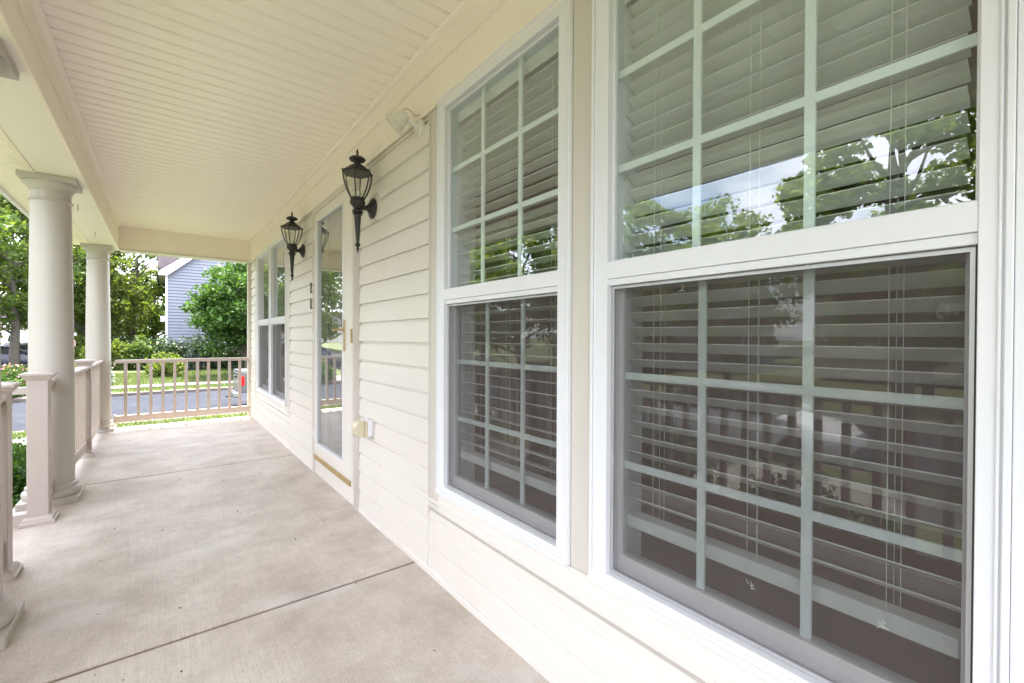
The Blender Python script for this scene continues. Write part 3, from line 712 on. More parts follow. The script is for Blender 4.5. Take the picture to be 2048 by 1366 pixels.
railing((XC, -.478), (XC, 2.568), .905, .085, 'taupe side railing along the near length of the porch', 23)
def stair_rail(x, y, label):
    o = empty('stair_railing', (x-.05, y, 0))
    for (z, t, h_) in ((.875, 'top_rail', .045), (.075, 'bottom_rail', .085)):
        m_ = MB(); q = [(0, z), (-.10, z), (-.85, z-.52), (-.85, z-.52-h_), (-.10, z-h_), (0, z-h_)]
        m_.prism([(a_, b_) for a_, b_ in q], 'y', -.035, .035); m_.v = [(a_, b_, c_) for (a_, b_, c_) in m_.v]
        m_.build(t, NEWEL, o, bevel=.004)
    for i in range(6):
        xx = -.16-.115*i; dz = (-xx-.10)*.52/.75
        MB().box(xx-.0175, xx+.0175, -.0175, .0175, .075-dz-.01, .835-dz).build('baluster', RAIL, o)
    MB().box(-.90, -.85, -.05, .05, -.86, .40).build('foot_post', NEWEL, o, bevel=.004)
    tag(o, label, 'railing', 'stair railings')
stair_rail(-.625, 4.15, 'taupe stair railing sloping down from the newel post by the middle column')
stair_rail(-.648, 3.30, 'taupe stair railing sloping down from the lone newel post')

# ---------------------------------------------------------------- wall fittings
def lantern(y, label):
    o = empty('coach_lantern', (1.055, y, 2.02))
    X = -.098                                    # axis of the lantern from the wall
    # mounting plate and disc
    pl = MB(); q = [(-.055, -.085), (.055, -.085), (.085, -.055), (.085, .055), (.055, .085), (-.055, .085), (-.085, .055), (-.085, -.055)]
    pl.prism(q, 'x', 0.002, .028); pl.build('mounting_plate', TRIM, o, bevel=.003)
    ry = Matrix.Rotation(-math.pi/2, 3, 'Y')
    MB().lathe([(.062, 0), (.064, .006), (.060, .012), (.048, .018), (.032, .028), (.022, .036)], (.0015, 0, -.005), 32, ry).build('wall_disc', BLACK, o, smooth=35)
    MB().tube([(-.03, 0, -.005), (-.055, 0, -.012), (-.085, 0, -.005), (X, 0, .012)], [.018, .015, .015, .018], 14).build('arm', BLACK, o, smooth=60)
    # cup and tail
    MB().lathe([(.012, -.055), (.030, -.048), (.034, -.040), (.026, -.030), (.020, -.022), (.034, -.006), (.044, .004), (.046, .020), (.040, .030), (.044, .036), (.044, .042)], (X, 0, 0), 24).build('cup', BLACK, o, smooth=35)
    MB().lathe([(.001, -.300), (.006, -.285), (.009, -.270), (.007, -.262), (.016, -.252), (.015, -.244), (.009, -.236), (.012, -.20), (.016, -.13), (.021, -.062), (.031, -.058), (.012, -.0545)], (X, 0, 0), 20).build('tail', BLACK, o, smooth=35)
    # glass bowl profile (radius at height)
    prof = [(.042, .042), (.060, .075), (.076, .115), (.086, .155), (.090, .195)]
    for k in range(6):
        t0, t1 = math.pi/3*k, math.pi/3*(k+1)
        g_ = MB(); n = len(prof); vs = []
        for r_, z in prof:
            vs += [(X+(r_-.003)*math.cos(t0), (r_-.003)*math.sin(t0), z), (X+(r_-.003)*math.cos(t1), (r_-.003)*math.sin(t1), z)]
        g_.add(vs, [(2*i, 2*i+1, 2*i+3, 2*i+2) for i in range(n-1)]); g_.build('glass_panel', GLASSL, o)
        MB().tube([(X+r_*math.cos(t0), r_*math.sin(t0), z) for r_, z in prof]+[(X+.094*math.cos(t0), .094*math.sin(t0), .208)], .0042, 6).build('rib', BLACK, o, smooth=60)
    MB().lathe([(.089, .193), (.094, .196), (.094, .203), (.086, .206), (.060, .226), (.036, .246), (.022, .252), (.018, .262)], (X, 0, 0), 6).build('roof', BLACK, o)
    MB().lathe([(.016, .258), (.020, .266), (.044, .274), (.050, .284), (.040, .294), (.020, .302), (.008, .306), (.006, .318), (.008, .326), (.005, .338), (.001, .352)], (X, 0, 0), 24).build('finial', BLACK, o, smooth=35)
    MB().lathe([(.013, .042), (.013, .085), (.011, .086)], (X, 0, 0), 16).build('candle_sleeve', SIGNW, o, smooth=40)
    MB().lathe([(.009, .086), (.017, .105), (.018, .122), (.012, .142), (.003, .160)], (X, 0, 0), 16).build('bulb', GLASSL, o, smooth=60)
    tag(o, label, 'lantern', 'black coach lanterns'); o.rotation_euler = (math.radians(-1.0), 0, 0)
    return o
lantern(2.785, 'black glass coach lantern on the siding between the storm door and grid window')
lantern(4.56, 'black glass coach lantern on the siding between the storm door and twin window')

fl = empty('flood_light', (1.073, 2.155, 2.30))
MB().lathe([(.045, 0), (.045, .012), (.036, .022), (.018, .026)], (0, 0, 0), 28, Matrix.Rotation(-math.pi/2, 3, 'Y')).build('wall_base', LAMPW, fl, smooth=35)
MB().tube([(-.02, 0, 0), (-.055, .0, .012), (-.085, .004, .024)], [.014, .012, .013], 12).build('arm', LAMPW, fl, smooth=60)
ax = Vector((-.62, .42, -.66)).normalized(); rq = ax.to_track_quat('Z', 'Y').to_matrix()
MB().lathe([(.014, -.035), (.026, -.028), (.034, -.010), (.040, .020), (.052, .045), (.058, .052), (.058, .060), (.050, .060)], (-.105, .01, .022), 28, rq).build('housing', LAMPW, fl, smooth=35)
MB().lathe([(.050, .0585), (.030, .045), (.008, .035)], (-.105, .01, .022), 24, rq).build('reflector', REFL, fl, smooth=40)
MB().lathe([(.049, .0605), (.048, .0625)], (-.105, .01, .022), 24, rq).build('lens', GLASSL, fl)
MB().tube([(-.10, .01, .062), (-.085, .0, .075), (-.06, -.012, .062), (-.045, -.012, .045), (-.03, -.008, .05), (-.012, -.004, .062)], .0022, 8).build('wire', GOLD, fl, smooth=60)
tag(fl, 'weathered white flood light with loose wire above the siding by the grid window', 'light')

ob = empty('outlet_box', (1.072, 2.845, .615))
MB().box(-.006, .002, -.052, .052, -.062, .062).build('backing_plate', TRIM, ob, bevel=.003)
MB().box(-.042, -.006, -.040, .040, -.050, .050).build('box', WHITE, ob, bevel=.006)
MB().box(-.060, -.042, -.041, .041, -.051, .049).build('gasket_ring', OUTLET, ob, bevel=.004)
cv = MB(); q = [(-.060, -.048), (-.105, -.046), (-.118, -.030), (-.120, .020), (-.108, .042), (-.085, .054), (-.060, .052)]
cv.prism([(a_, b_) for a_, b_ in q], 'y', -.043, .043); cv.build('bubble_cover', OUTLET, ob, bevel=.012)
tag(ob, 'beige weatherproof outlet with bubble cover low on the siding', 'outlet')

# ---------------------------------------------------------------- foliage
def leaf_mesh(name, centers, sizes, mats, flat=0.0, fr2=0.0, seed=1):
    """one mesh of many small four-sided leaves; fr2 = fraction using second material"""
    r = np.random.default_rng(seed); n = len(centers)
    d = r.normal(size=(n, 3)); d[:, 2] *= (1-flat*.6); d /= np.linalg.norm(d, axis=1)[:, None]
    nrm = r.normal(size=(n, 3)); nrm[:, 2] += flat*1.8
    s = np.cross(d, nrm); s /= np.linalg.norm(s, axis=1)[:, None]+1e-9
    L = sizes[:, None]; W = L*(.34+.14*r.random((n, 1)))
    bend = np.cross(s, d)*L*.12
    v = np.empty((n*4, 3)); v[0::4] = centers-d*L*.5; v[1::4] = centers+s*W+bend; v[2::4] = centers+d*L*.55; v[3::4] = centers-s*W+bend
    me = bpy.data.meshes.new(name); me.vertices.add(n*4); me.vertices.foreach_set('co', v.ravel())
    me.loops.add(n*4); me.loops.foreach_set('vertex_index', np.arange(n*4, dtype=np.int32))
    me.polygons.add(n); me.polygons.foreach_set('loop_start', np.arange(0, n*4, 4, dtype=np.int32))
    mats = mats if isinstance(mats, (list, tuple)) else [mats]
    for m_ in mats: me.materials.append(m_)
    if len(mats) > 1: me.polygons.foreach_set('material_index', (r.random(n) < fr2).astype(np.int32))
    me.update(calc_edges=True); me.validate(); return me
def tree(x, y, h, r, zc, label, mat, n=6000, leaf=.2, clumps=60, spread=.5, trunk=.16, seed=1, z0=None, group='trees around the street', cat='tree', name='leafy_tree', hollow=.35):
    """h total height; crown: ellipsoid of radius r from zc to h above the ground"""
    rr = np.random.default_rng(seed); z = gz(x, y) if z0 is None else z0
    o = empty(name, (x, y, z))
    cz, rz = (zc+h)/2, (h-zc)/2
    u = rr.normal(size=(clumps, 3)); u /= np.linalg.norm(u, axis=1)[:, None]
    rad = (hollow+(1-hollow)*rr.random(clumps)**.6)
    taper = 1-.35*np.clip(u[:, 2]*rad, 0, 1)
    C = np.stack([u[:, 0]*rad*r*taper, u[:, 1]*rad*r*taper, cz+u[:, 2]*rad*rz], 1)
    cs = spread*r*(.22+.25*rr.random(clumps))
    wts = cs**2; k = rr.choice(clumps, n, p=wts/wts.sum())
    off = rr.normal(size=(n, 3)); off /= np.linalg.norm(off, axis=1)[:, None]; off *= (rr.random(n)**.45)[:, None]*cs[k][:, None]*np.array([1.25, 1.25, .75])
    P = C[k]+off
    inst('crown', leaf_mesh('crown', P, leaf*(.6+.8*rr.random(n)), mat, .35, seed=seed+5), o)
    m_ = MB(); top = zc+rz*1.2
    pts = [(rr.normal()*.03*i, rr.normal()*.03*i, -.3+(top+.3)*i/6) for i in range(7)]
    m_.tube(pts, [trunk*(1.25-.17*i) for i in range(7)], 9)
    for i in range(min(clumps, 26)):
        zt = max(zc*.75, C[i, 2]-rz*(.35+.3*rr.random())); zt = min(zt, top)
        b0 = Vector((0, 0, zt)); b1 = Vector(C[i]); mid = b0.lerp(b1, .5)+Vector((0, 0, -.08*r))
        m_.tube([b0, mid, b1], [trunk*.34, trunk*.2, trunk*.06], 5)
    m_.build('trunk', BARK, o, smooth=60)
    tag(o, label, cat, group); return o
def shrub(x, y, h, r, label, mat, n=2500, leaf=.1, seed=1, z0=None, flower=None, ff=.0, ry=None):
    rr = np.random.default_rng(seed); z = gz(x, y) if z0 is None else z0
    o = empty('shrub', (x, y, z)); ry = ry or r
    cl = 26; u = rr.normal(size=(cl, 3)); u /= np.linalg.norm(u, axis=1)[:, None]; u[:, 2] = np.abs(u[:, 2])
    rad = .35+.5*rr.random(cl)
    C = np.stack([u[:, 0]*rad*r, u[:, 1]*rad*ry, h*.12+u[:, 2]*rad*h*.8], 1); cs = np.minimum(r, h)*(.25+.22*rr.random(cl))
    k = rr.integers(0, cl, n); off = rr.normal(size=(n, 3)); off /= np.linalg.norm(off, axis=1)[:, None]
    P = C[k]+off*((rr.random(n)**.4)*cs[k])[:, None]; P[:, 2] = np.maximum(P[:, 2], .03)
    inst('foliage', leaf_mesh('foliage', P, leaf*(.6+.8*rr.random(n)), mat, .3, seed=seed+9), o)
    m_ = MB()
    for i in range(8): m_.tube([(0, 0, -.1), (C[i, 0]*.5, C[i, 1]*.5, C[i, 2]*.55), tuple(C[i])], [.02, .013, .005], 5)
    m_.build('stem', BARK, o)
    if flower:
        nf = int(n*ff); kk = rr.integers(0, cl, nf); off = rr.normal(size=(nf, 3)); off /= np.linalg.norm(off, axis=1)[:, None]
        P = C[kk]+off*(cs[kk]*1.02)[:, None]; P[:, 2] = np.maximum(P[:, 2], .05)
        inst('blossom', leaf_mesh('blossom', P, leaf*.9*(.6+.8*rr.random(nf)), flower, .2, seed=seed+3), o)
    tag(o, label, 'shrub', 'shrubs and bushes'); return o

# across the street, seen past the railing
tree(4.35, 33.5, 7.6, 3.0, .9, 'dense vivid green tree in front of the pale blue house', LEAFV, 20000, .19, 110, .66, .15, 21, hollow=.3)
tree(-1.9, 50, 14, 4.4, 1.5, 'tall airy tree beside the pale blue house with sky showing through', LEAFL, 6500, .25, 95, .34, .17, 22)
tree(-.6, 57, 10.5, 3.7, .3, 'mid green tree filling the gap behind the airy tree', LEAF, 8000, .28, 70, .55, .18, 23)
tree(-4.6, 47, 12, 3.6, 1.0, 'yellow green tree between the middle and corner columns', LEAFL, 10000, .25, 80, .55, .17, 24)
tree(-7.4, 42, 13, 4.3, 2.7, 'big maple over the parked cars beside the beige building', LEAF, 14000, .23, 100, .5, .22, 25)
tree(-10.8, 50, 15, 5, 2.4, 'tall light green tree behind the parked cars', LEAFL, 10000, .28, 80, .5, .22, 26)
tree(-4.0, 66, 8.5, 4.5, .4, 'dark tree at the back between the airy tree and the columns', LEAFD, 8000, .32, 80, .5, .25, 27)
tree(-6.2, 57, 11, 4, .6, 'mid green tree behind the stop sign', LEAF, 8000, .28, 70, .55, .2, 28)
tree(7.5, 37, 9, 3.4, 1.5, 'green tree at the right side of the pale blue house', LEAF, 7000, .25, 70, .55, .17, 29)
for i, (x, y, h, r, mt, lb) in enumerate([(-2.9, 40.5, 2.6, 1.6, LEAFL, 'light green shrub at the end of the overgrown hedge by the airy tree'), (-1.2, 40, 2.5, 1.5, LEAF, 'mid green shrub of the overgrown hedge left of the house corner'),
        (.4, 39.3, 3.0, 1.7, LEAFD, 'dark green shrub against the corner of the pale blue house'), (2.2, 38.5, 2.7, 1.8, LEAFB, 'blue green feathery shrub below the pale blue wall'), (4.2, 37.5, 2.6, 1.8, LEAFD, 'dark green shrub under the vivid green tree'), (6.2, 38, 2.2, 1.7, LEAFD, 'dark green shrub beside the driveway'), (-4.3, 44, 2.6, 1.6, LEAFL, 'leafy shrub just behind the stop sign')]):
    shrub(x, y, h, r, lb, mt, 3200, .17, 40+i, ry=1.2)
shrub(.25, 34.2, 2.0, 1.1, 'loose light green bush standing alone on the far lawn', LEAFL, 3000, .13, 51)
shrub(-2.55, 31.0, 1.6, .85, 'grey green bush with pale blue blossoms next to the corner column', LEAFB, 1700, .11, 52, flower=PALEF, ff=.35)
shrub(-3.9, 30.8, 1.7, 1.1, 'green bush partly hidden by the middle column', LEAF, 2500, .11, 53)
shrub(-4.75, 27.6, 1.95, .95, 'green bush covered in pink blossoms beyond the steps', LEAFV, 2600, .10, 54, flower=PINK, ff=.16, z0=-1.33)
shrub(-5.15, 25.9+.8, 1.3, .8, 'low bright green bush beside the pink flowering bush', LEAFV, 2600, .09, 55, z0=-1.33)
shrub(-1.28, 6.55, .62, .50, 'dense boxwood shrub beside the porch edge behind the stair railing', LEAFV, 6000, .038, 56, ry=.75)
shrub(-1.30, 5.35, .55, .42, 'dense boxwood shrub beside the porch steps', LEAFV, 4000, .038, 57, ry=.5)
for i, (y, l) in enumerate(((2.35, 'beside the lone newel post'), (1.15, 'below the middle of the near side railing'), (-.05, 'next to the column by the front house corner'))):
    shrub(-1.32, y, .92, .46, 'dense boxwood shrub added along the porch %s to darken the window reflections' % l, LEAFV, 4000, .042, 60+i, ry=.62)  # out-of-view shrubs added to darken what the lower panes reflect
# yellow green weed at the porch end
wd = empty('weed', (.36, 7.86, -.42)); rr = np.random.default_rng(5); P = np.stack([rr.uniform(-.35, .42, 46), rr.uniform(-.03, .05, 46), rr.uniform(.30, .47, 46)], 1)
for i in range(46):
    inst('leaf', leaf_mesh('leaf', np.zeros((1, 3)), np.array([.05+.03*rr.random()]), LEAFL, .5, seed=3+i), wd, tuple(P[i]))
m_ = MB()
for i in range(10): m_.tube([(P[i, 0]*.8, .02, 0), tuple(P[i])], [.004, .002], 5)
m_.build('stem', LEAFL, wd); tag(wd, 'yellow green weed growing over the outer edge of the porch floor', 'weed')

# along the front street: what the window glass mirrors
FT = [(-7.6, 1.9, 7.6, 2.3, 3.1, LEAFR, 12000, .115, .36, 'open crowned maple on the verge near the white parked car'), (-7.6, 7.3, 6.6, 2.1, 2.0, LEAFR, 11000, .12, .42, 'young tree on the verge of the front street'),
      (-20, 3.5, 8.6, 3.6, 1.2, LEAFR, 12000, .18, .5, 'tree in the yard across the front street by the tan house'), (-21, 11.5, 9.6, 4.2, 1.0, LEAFR, 12000, .18, .5, 'broad tree in the yard between the two houses across the street'), (-7.6, 12.2, 8.0, 2.7, 1.9, LEAFR, 12000, .13, .46, 'full tree on the verge by the street corner'),
      (-7.6, 16.2, 7.4, 2.4, 1.7, LEAFR, 10000, .13, .46, 'light green tree on the verge right at the street corner'), (-20, -5, 9.5, 4.2, 1.2, LEAF, 9000, .24, .5, 'large tree across the front street beyond the white car'), (-19, 21, 9.5, 4.6, 1.0, LEAF, 9000, .24, .5, 'large tree across the street opposite the crossing'), (-17.8, 34, 11, 4.6, 1.2, LEAFL, 9000, .24, .5, 'tall tree across the street past the crossing'),
      (-16.9, 28, 10, 3.8, 1.2, LEAF, 9000, .22, .5, 'tall tree on the far corner of the crossing')]
for i, (x, y, h, r, zc, mt, n, lf, sp, lb) in enumerate(FT):
    z0 = -1.32 if x > -8.3 or x < -16.4 else -1.33
    if -16.2 < x < -8.3: x = -7.6 if x > -12 else -16.9
    tree(x, y, h, r, zc, lb, mt, n, lf, 80, sp, .16, 70+i, z0=gz(x, y))

# ---------------------------------------------------------------- far buildings
def simple_house(name, x0, x1, y0, y1, z0, ze, rise, mat, label, gable='y', wins=(), over=.35):
    o = empty(name, ((x0+x1)/2, (y0+y1)/2, z0))
    ox, oy, oz = o.location
    def part(mb, n, mt, par=o, **k):
        q = mb.build(n, mt, par, **k)
        if par is o: q.location = (-ox, -oy, -oz)
        return q
    wl_ = MB().box(x0, x1, y0, y1, z0, ze)
    if gable == 'y':
        xm = (x0+x1)/2; wl_.prism([(x0, ze), (x1, ze), (xm, ze+rise)], 'y', y0, y1)
        rf = MB(); t = .18; s = rise/((x1-x0)/2)
        for sgn, xa in ((-1, x0), (1, x1)):
            rf.prism([(xm, ze+rise+t), (xa+sgn*over, ze-over*s+t), (xa+sgn*over, ze-over*s), (xm, ze+rise+.01)], 'y', y0-over, y1+over)
    else:
        ym = (y0+y1)/2; wl_.prism([(y0, ze), (y1, ze), (ym, ze+rise)], 'x', x0, x1)
        rf = MB(); t = .18; s = rise/((y1-y0)/2)
        for sgn, ya in ((-1, y0), (1, y1)):
            rf.prism([(ym, ze+rise+t), (ya+sgn*over, ze-over*s+t), (ya+sgn*over, ze-over*s), (ym, ze+rise+.01)], 'x', x0-over, x1+over)
    part(wl_, 'wall', mat); part(rf, 'roof', SHING)
    for (face, a0, za, w_, h_) in wins:
        f = MB()
        if face == '-y': f.box(a0, a0+w_, y0-.06, y0-.01, za, za+h_); p_ = MB().box(a0+.08, a0+w_-.08, y0-.075, y0-.0605, za+.08, za+h_-.08)
        else: f.box(x1+.01, x1+.06, a0, a0+w_, za, za+h_); p_ = MB().box(x1+.0605, x1+.075, a0+.08, a0+w_-.08, za+.08, za+h_-.08)
        fo = part(f, 'window', WHITE); p_.build('pane', GLASSD, fo)
    tag(o, label, 'house'); return o, part
# pale blue gable house
hx0, hx1, hy = .22, 9.7, 41.5
bh, part = simple_house('neighbour_house', hx0, hx1, hy, hy+9, -1.0, 6.15, 3.9, BLUES, 'pale blue sided gable house behind the vivid green tree', 'y', [('-y', 6.6, 3.6, 1.0, 1.5)])
z = -.9
while z < 9.6:                                # each clapboard course of the gable wall
    s = 3.9/((hx1-hx0)/2); ins = max(0, (z+.23-6.15)/s)
    if hx0+ins > hx1-ins-.4: break
    m_ = MB().prism([(hy-.066, z), (hy-.012, z+.228), (hy-.002, z+.228), (hy-.002, z)], 'x', hx0+.10+ins, hx1-.10-ins)
    part(m_, 'siding_board', BLUES); z += .23
part(MB().box(hx0-.01, hx0+.10, hy-.09, hy+.08, -1.0, 6.1), 'corner_board', SIGNW)
s = 3.9/((hx1-hx0)/2); xm = (hx0+hx1)/2
rk = MB(); rk.prism([(xm, 10.05+.10), (hx0-.42, 6.15-.42*s+.10), (hx0-.42, 6.15-.42*s-.16), (hx0+.10, 6.15-.42*s-.16), (xm, 10.05-.18)], 'y', hy-.42, hy-.36); part(rk, 'rake_board', SIGNW)
part(MB().box(hx0-.42, hx0-.001, hy-.36, hy+9.2, 5.70, 5.78), 'soffit', BEAM)
part(MB().box(hx0-.50, hx0-.425, hy-.36, hy+9.2, 5.62, 5.80), 'gutter', DARKG)
mr_ = MB(); mr_.prism([(hy+1.2, 6.3), (hy+6.0, 9.4), (hy+10.8, 6.3), (hy+10.8, 6.12), (hy+6.0, 9.2), (hy+1.2, 6.12)], 'x', hx0-.46, hx0+3.2); part(mr_, 'main_roof', SHING)
part(MB().box(hx0-.30, hx0-.02, hy+.05, hy+.35, 2.3, 2.7), 'meter_box', SIGNW)
simple_house('far_building', -34, -6, 88, 98, -.2, 3.6, 2.5, BEIGES, 'long low beige building beyond the parked cars', 'x', [('-y', -14.0, .9, 1.4, 1.2), ('-y', -22.0, .9, 1.4, 1.2)])
for x, y, s_ in ((-15.2, 84, 2.6), (-13.5, 84.5, 2.3)):
    t_ = empty('arborvitae', (x, y, gz(x, y))); rr = np.random.default_rng(int(-x*10)); n = 900; hh = rr.random(n); th = rr.random(n)*6.283; ra = .55*(1-hh)*rr.random(n)**.4
    inst('foliage', leaf_mesh('foliage', np.stack([ra*np.cos(th), ra*np.sin(th), .1+hh*s_], 1), np.full(n, .2), LEAFD, seed=4), t_)
    MB().tube([(0, 0, -.1), (0, 0, s_*.8)], [.06, .02], 6).build('trunk', BARK, t_); tag(t_, 'small cone shaped evergreen by the beige building, %s of the pair' % ('taller' if s_ > 2.5 else 'shorter'), 'tree', 'cone evergreens by the building')
simple_house('tan_house', -38, -27, 0, 9.5, -.9, 4.0, 2.6, BEIGES, 'tan two storey house across the front street', 'y', [('+x', 1.5, .3, 1.0, 1.5), ('+x', 4.2, .3, 1.0, 1.5), ('+x', 6.9, 2.5, 1.0, 1.2), ('+x', 1.5, 2.5, 1.0, 1.2)])
simple_house('grey_house', -38, -27, 16, 26, -.9, 4.0, 2.6, BLUES, 'grey blue two storey house across the front street', 'y', [('+x', 18, .3, 1.0, 1.5), ('+x', 22, .3, 1.0, 1.5), ('+x', 18, 2.5, 1.0, 1.2), ('+x', 22, 2.5, 1.0, 1.2)])

# ---------------------------------------------------------------- vehicles and signs
def loft(secs, mats=None):
    """secs: list of (x, [(y,z)...]) closed rings"""
    m_ = MB(); n = len(secs[0][1]); vs = [(x, p[0], p[1]) for x, ring in secs for p in ring]; fs = []
    for i in range(len(secs)-1):
        for k in range(n): fs.append((i*n+k, i*n+(k+1) % n, (i+1)*n+(k+1) % n, (i+1)*n+k))
    fs += [tuple(range(n-1, -1, -1)), tuple((len(secs)-1)*n+k for k in range(n))]
    return m_.add(vs, fs)
def wheels(o, xs, hw, r):
    ry = Matrix.Rotation(math.pi/2, 3, 'X')
    for x in xs:
        for s in (-1, 1):
            w_ = MB().lathe([(r*.62, -.10), (r*.95, -.10), (r, -.07), (r, .07), (r*.95, .10), (r*.62, .10)], (x, s*(hw-.10), r), 28, ry).build('wheel', TYRE, o, smooth=40)
            MB().lathe([(r*.60, -.09), (r*.60, -.06), (r*.2, -.075), (r*.1, -.095)] if s > 0 else [(r*.1, .095), (r*.2, .075), (r*.60, .06), (r*.60, .09)], (x, s*(hw-.10), r), 20, ry).build('rim', RIM, w_, smooth=40)
def car(x, y, z, rz, mat, label, L=4.6, W=.90, Hc=1.45):
    o = empty('parked_car', (x, y, z), rz)
    def ring(zb, zt, hw, tw): return [(-hw, zb), (-hw*1.02, (zb+zt)*.52), (-tw, zt-.04), (-tw*.85, zt), (tw*.85, zt), (tw, zt-.04), (hw*1.02, (zb+zt)*.52), (hw, zb)]
    h = L/2
    body = loft([(-h, ring(.35, .72, W*.80, W*.72)), (-h+.12, ring(.25, .88, W*.94, W*.86)), (-h+.9, ring(.22, .95, W, W*.92)), (-.3, ring(.22, .97, W, W*.93)), (h-1.3, ring(.22, .95, W, W*.93)), (h-.25, ring(.25, .80, W*.94, W*.84)), (h, ring(.32, .62, W*.78, W*.7))])
    body.build('body', mat, o, smooth=35)
    cab = loft([(-h+.45, ring(.9, .95, W*.9, W*.86)), (-h+1.15, ring(.9, Hc-.04, W*.9, W*.68)), (-.2, ring(.9, Hc, W*.91, W*.70)), (.5, ring(.9, Hc-.07, W*.91, W*.68)), (h-1.25, ring(.9, .95, W*.9, W*.84))])
    cab.build('cabin', GLASSD, o, smooth=35)
    rf = loft([(-h+1.1, [(-W*.68, Hc-.06), (W*.68, Hc-.06), (W*.6, Hc-.01), (-W*.6, Hc-.01)]), (-.2, [(-W*.71, Hc-.03), (W*.71, Hc-.03), (W*.6, Hc+.02), (-W*.6, Hc+.02)]), (.52, [(-W*.68, Hc-.09), (W*.68, Hc-.09), (W*.6, Hc-.05), (-W*.6, Hc-.05)])])
    rf.build('roof', mat, o, smooth=35)
    for s in (-1, 1):
        MB().tube([(.15, s*W*.93, .95), (.12, s*W*.72, Hc-.03)], .03, 6).build('pillar', mat, o)
        MB().lathe([(.02, 0), (.10, .03), (.11, .05)], (h-.12, s*W*.62, .66), 14, Matrix.Rotation(math.pi/2, 3, 'Y')).build('headlight', CHROME, o, smooth=40)
        MB().box(-h-.005, -h+.10, s*W*.55, s*W*.86, .68, .84).build('tail_light', TAIL, o, bevel=.02)
        MB().box(.95, 1.12, s*W*.96, s*W*1.12, .92, 1.06).build('mirror', mat, o, bevel=.03)
    MB().box(-h-.03, -h+.1, -W*.8, W*.8, .38, .56).build('bumper', mat, o, bevel=.04)
    wheels(o, (-h+.95, h-.95), W, .32)
    tag(o, label, 'car', 'parked cars'); return o
car(-8.3, 44.5, -.93, math.radians(8), NAVY, 'dark navy parked car behind the pink flowering bush')
car(-9.6, 58, -.93, math.radians(15), TEAL, 'teal parked car farther back by the beige building', Hc=1.6)
car(-9.1, 5.2, -1.444, math.radians(-90), WCAR, 'white car parked along the front street', Hc=1.5)

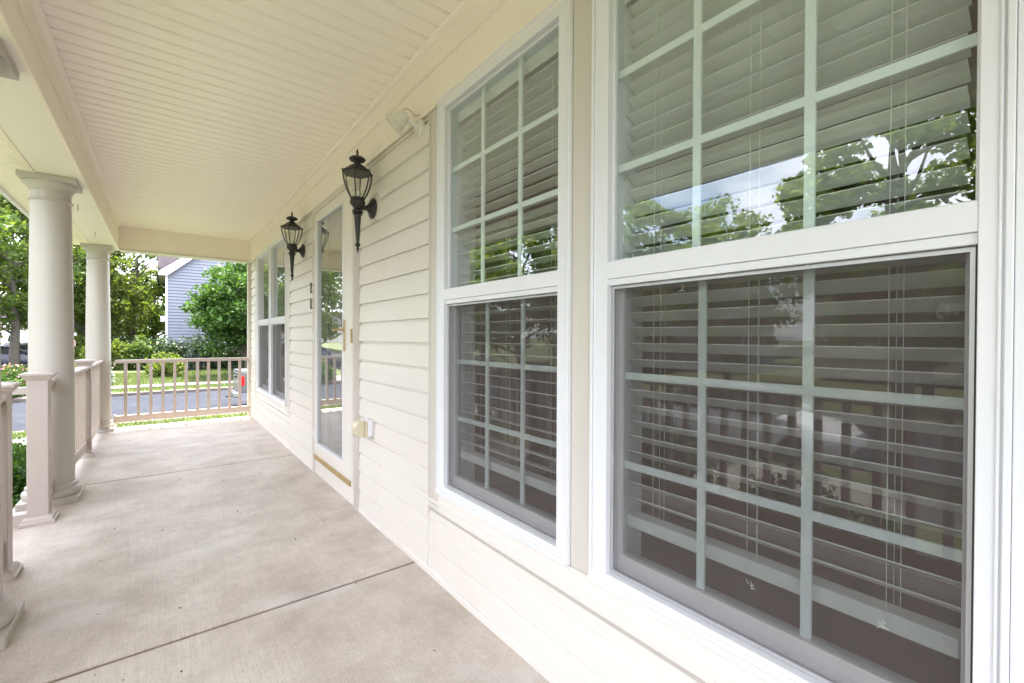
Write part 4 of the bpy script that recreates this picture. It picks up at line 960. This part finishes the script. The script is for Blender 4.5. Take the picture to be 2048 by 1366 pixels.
def pickup(x, y, z):
    o = empty('pickup_truck', (x, y, z)); W = .96
    # origin at the near rear corner on the ground; truck points to +X
    bed = MB(); bed.box(0, 2.0, 0, .09, .62, 1.36); bed.box(0, 2.0, 1.83, 1.92, .62, 1.36); bed.box(1.92, 2.0, .09, 1.83, .62, 1.36); bed.box(.10, 1.92, .09, 1.83, .62, .70)
    bed.build('bed', SILVER, o, bevel=.03)
    MB().box(-.015, .085, .20, 1.72, .64, 1.34).build('tailgate', SILVER, o, bevel=.03)
    MB().box(.02, 1.98, .03, 1.89, 1.362, 1.395).build('bed_cover', DARKG, o, bevel=.012)
    MB().box(-.055, -.016, .75, 1.17, 1.12, 1.20).build('tailgate_handle', DARKG, o, bevel=.01)
    for y0, y1 in ((-.022, .20), (1.80, 1.915)):
        MB().box(-.03 if y0 < 0 else .004, .16, y0, y1, .88, 1.24).build('tail_light', TAIL, o, bevel=.025)
    MB().box(-.20, -.03, .02, 1.90, .46, .64).build('bumper', CHROME, o, bevel=.03)
    MB().box(-.34, -.05, .90, 1.02, .40, .47).build('hitch', DARKG, o, bevel=.01)
    MB().box(-.205, -.2005, .80, 1.12, .49, .61).build('number_plate', SIGNW, o)
    ring = lambda hw, tw, zb, zt: [(W-hw, zb), (W-hw, 1.15), (W-tw, zt-.05), (W-tw+.08, zt), (W+tw-.08, zt), (W+tw, zt-.05), (W+hw, 1.15), (W+hw, zb)]
    loft([(2.04, ring(.95, .95, .45, 1.30)), (2.3, ring(.96, .95, .45, 1.30)), (4.3, ring(.96, .93, .45, 1.25)), (5.4, ring(.96, .90, .45, 1.12)), (5.7, ring(.88, .8, .5, .95))]).build('body', SILVER, o, smooth=35)
    loft([(2.06, ring(.93, .90, 1.10, 1.30)), (2.25, ring(.93, .74, 1.10, 1.86)), (3.7, ring(.93, .74, 1.10, 1.88)), (4.45, ring(.92, .86, 1.10, 1.22))]).build('cabin', GLASSD, o, smooth=35)
    loft([(2.22, [(W-.74, 1.84), (W+.74, 1.84), (W+.66, 1.90), (W-.66, 1.90)]), (3.72, [(W-.74, 1.86), (W+.74, 1.86), (W+.66, 1.92), (W-.66, 1.92)])]).build('roof', SILVER, o)
    ww = empty('wheel_anchor'); bpy.data.objects.remove(ww)
    ry = Matrix.Rotation(math.pi/2, 3, 'X'); r = .40
    for xx in (.95, 4.75):
        for yy in (.12, 1.80):
            w_ = MB().lathe([(r*.6, -.12), (r*.95, -.12), (r, -.08), (r, .08), (r*.95, .12), (r*.6, .12)], (xx, yy, r), 28, ry).build('wheel', TYRE, o, smooth=40)
            MB().lathe([(r*.58, -.10), (r*.55, .10)], (xx, yy, r), 20, ry).build('rim', RIM, w_, smooth=40)
    tag(o, 'silver grey pickup truck parked on the street with a red tail light showing', 'truck'); return o
pickup(2.20, 18.7, -1.45)

ss = empty('stop_sign', (-4.86, 41.0, gz(-4.55, 41.0)-.12))
MB().box(-.03, .03, -.03, .03, -.2, 2.75).build('post', POST, ss)
oc = [(.40*math.cos(math.pi/8+k*math.pi/4), 1.85+.40*math.sin(math.pi/8+k*math.pi/4)) for k in range(8)]
MB().prism(oc, 'y', -.045, -.033).build('sign_border', SIGNW, ss)
oc = [(.375*math.cos(math.pi/8+k*math.pi/4), 1.85+.375*math.sin(math.pi/8+k*math.pi/4)) for k in range(8)]
MB().prism(oc, 'y', -.0495, -.0455).build('sign_face', SIGNR, ss)
inst('lettering', text_mesh('STOP', .27, .002, SIGNW, 'lettering'), ss, (0, -.0525, 1.85), (math.pi/2, 0, 0))
MB().box(-.42, .42, -.035, -.031, 2.36, 2.56).build('street_blade', SIGNB, ss)
MB().box(-.004, .004, -.42, .42, 2.58, 2.78).build('street_blade', SIGNB, ss)
tag(ss, 'red octagonal stop sign with pale street blades on a post', 'sign')
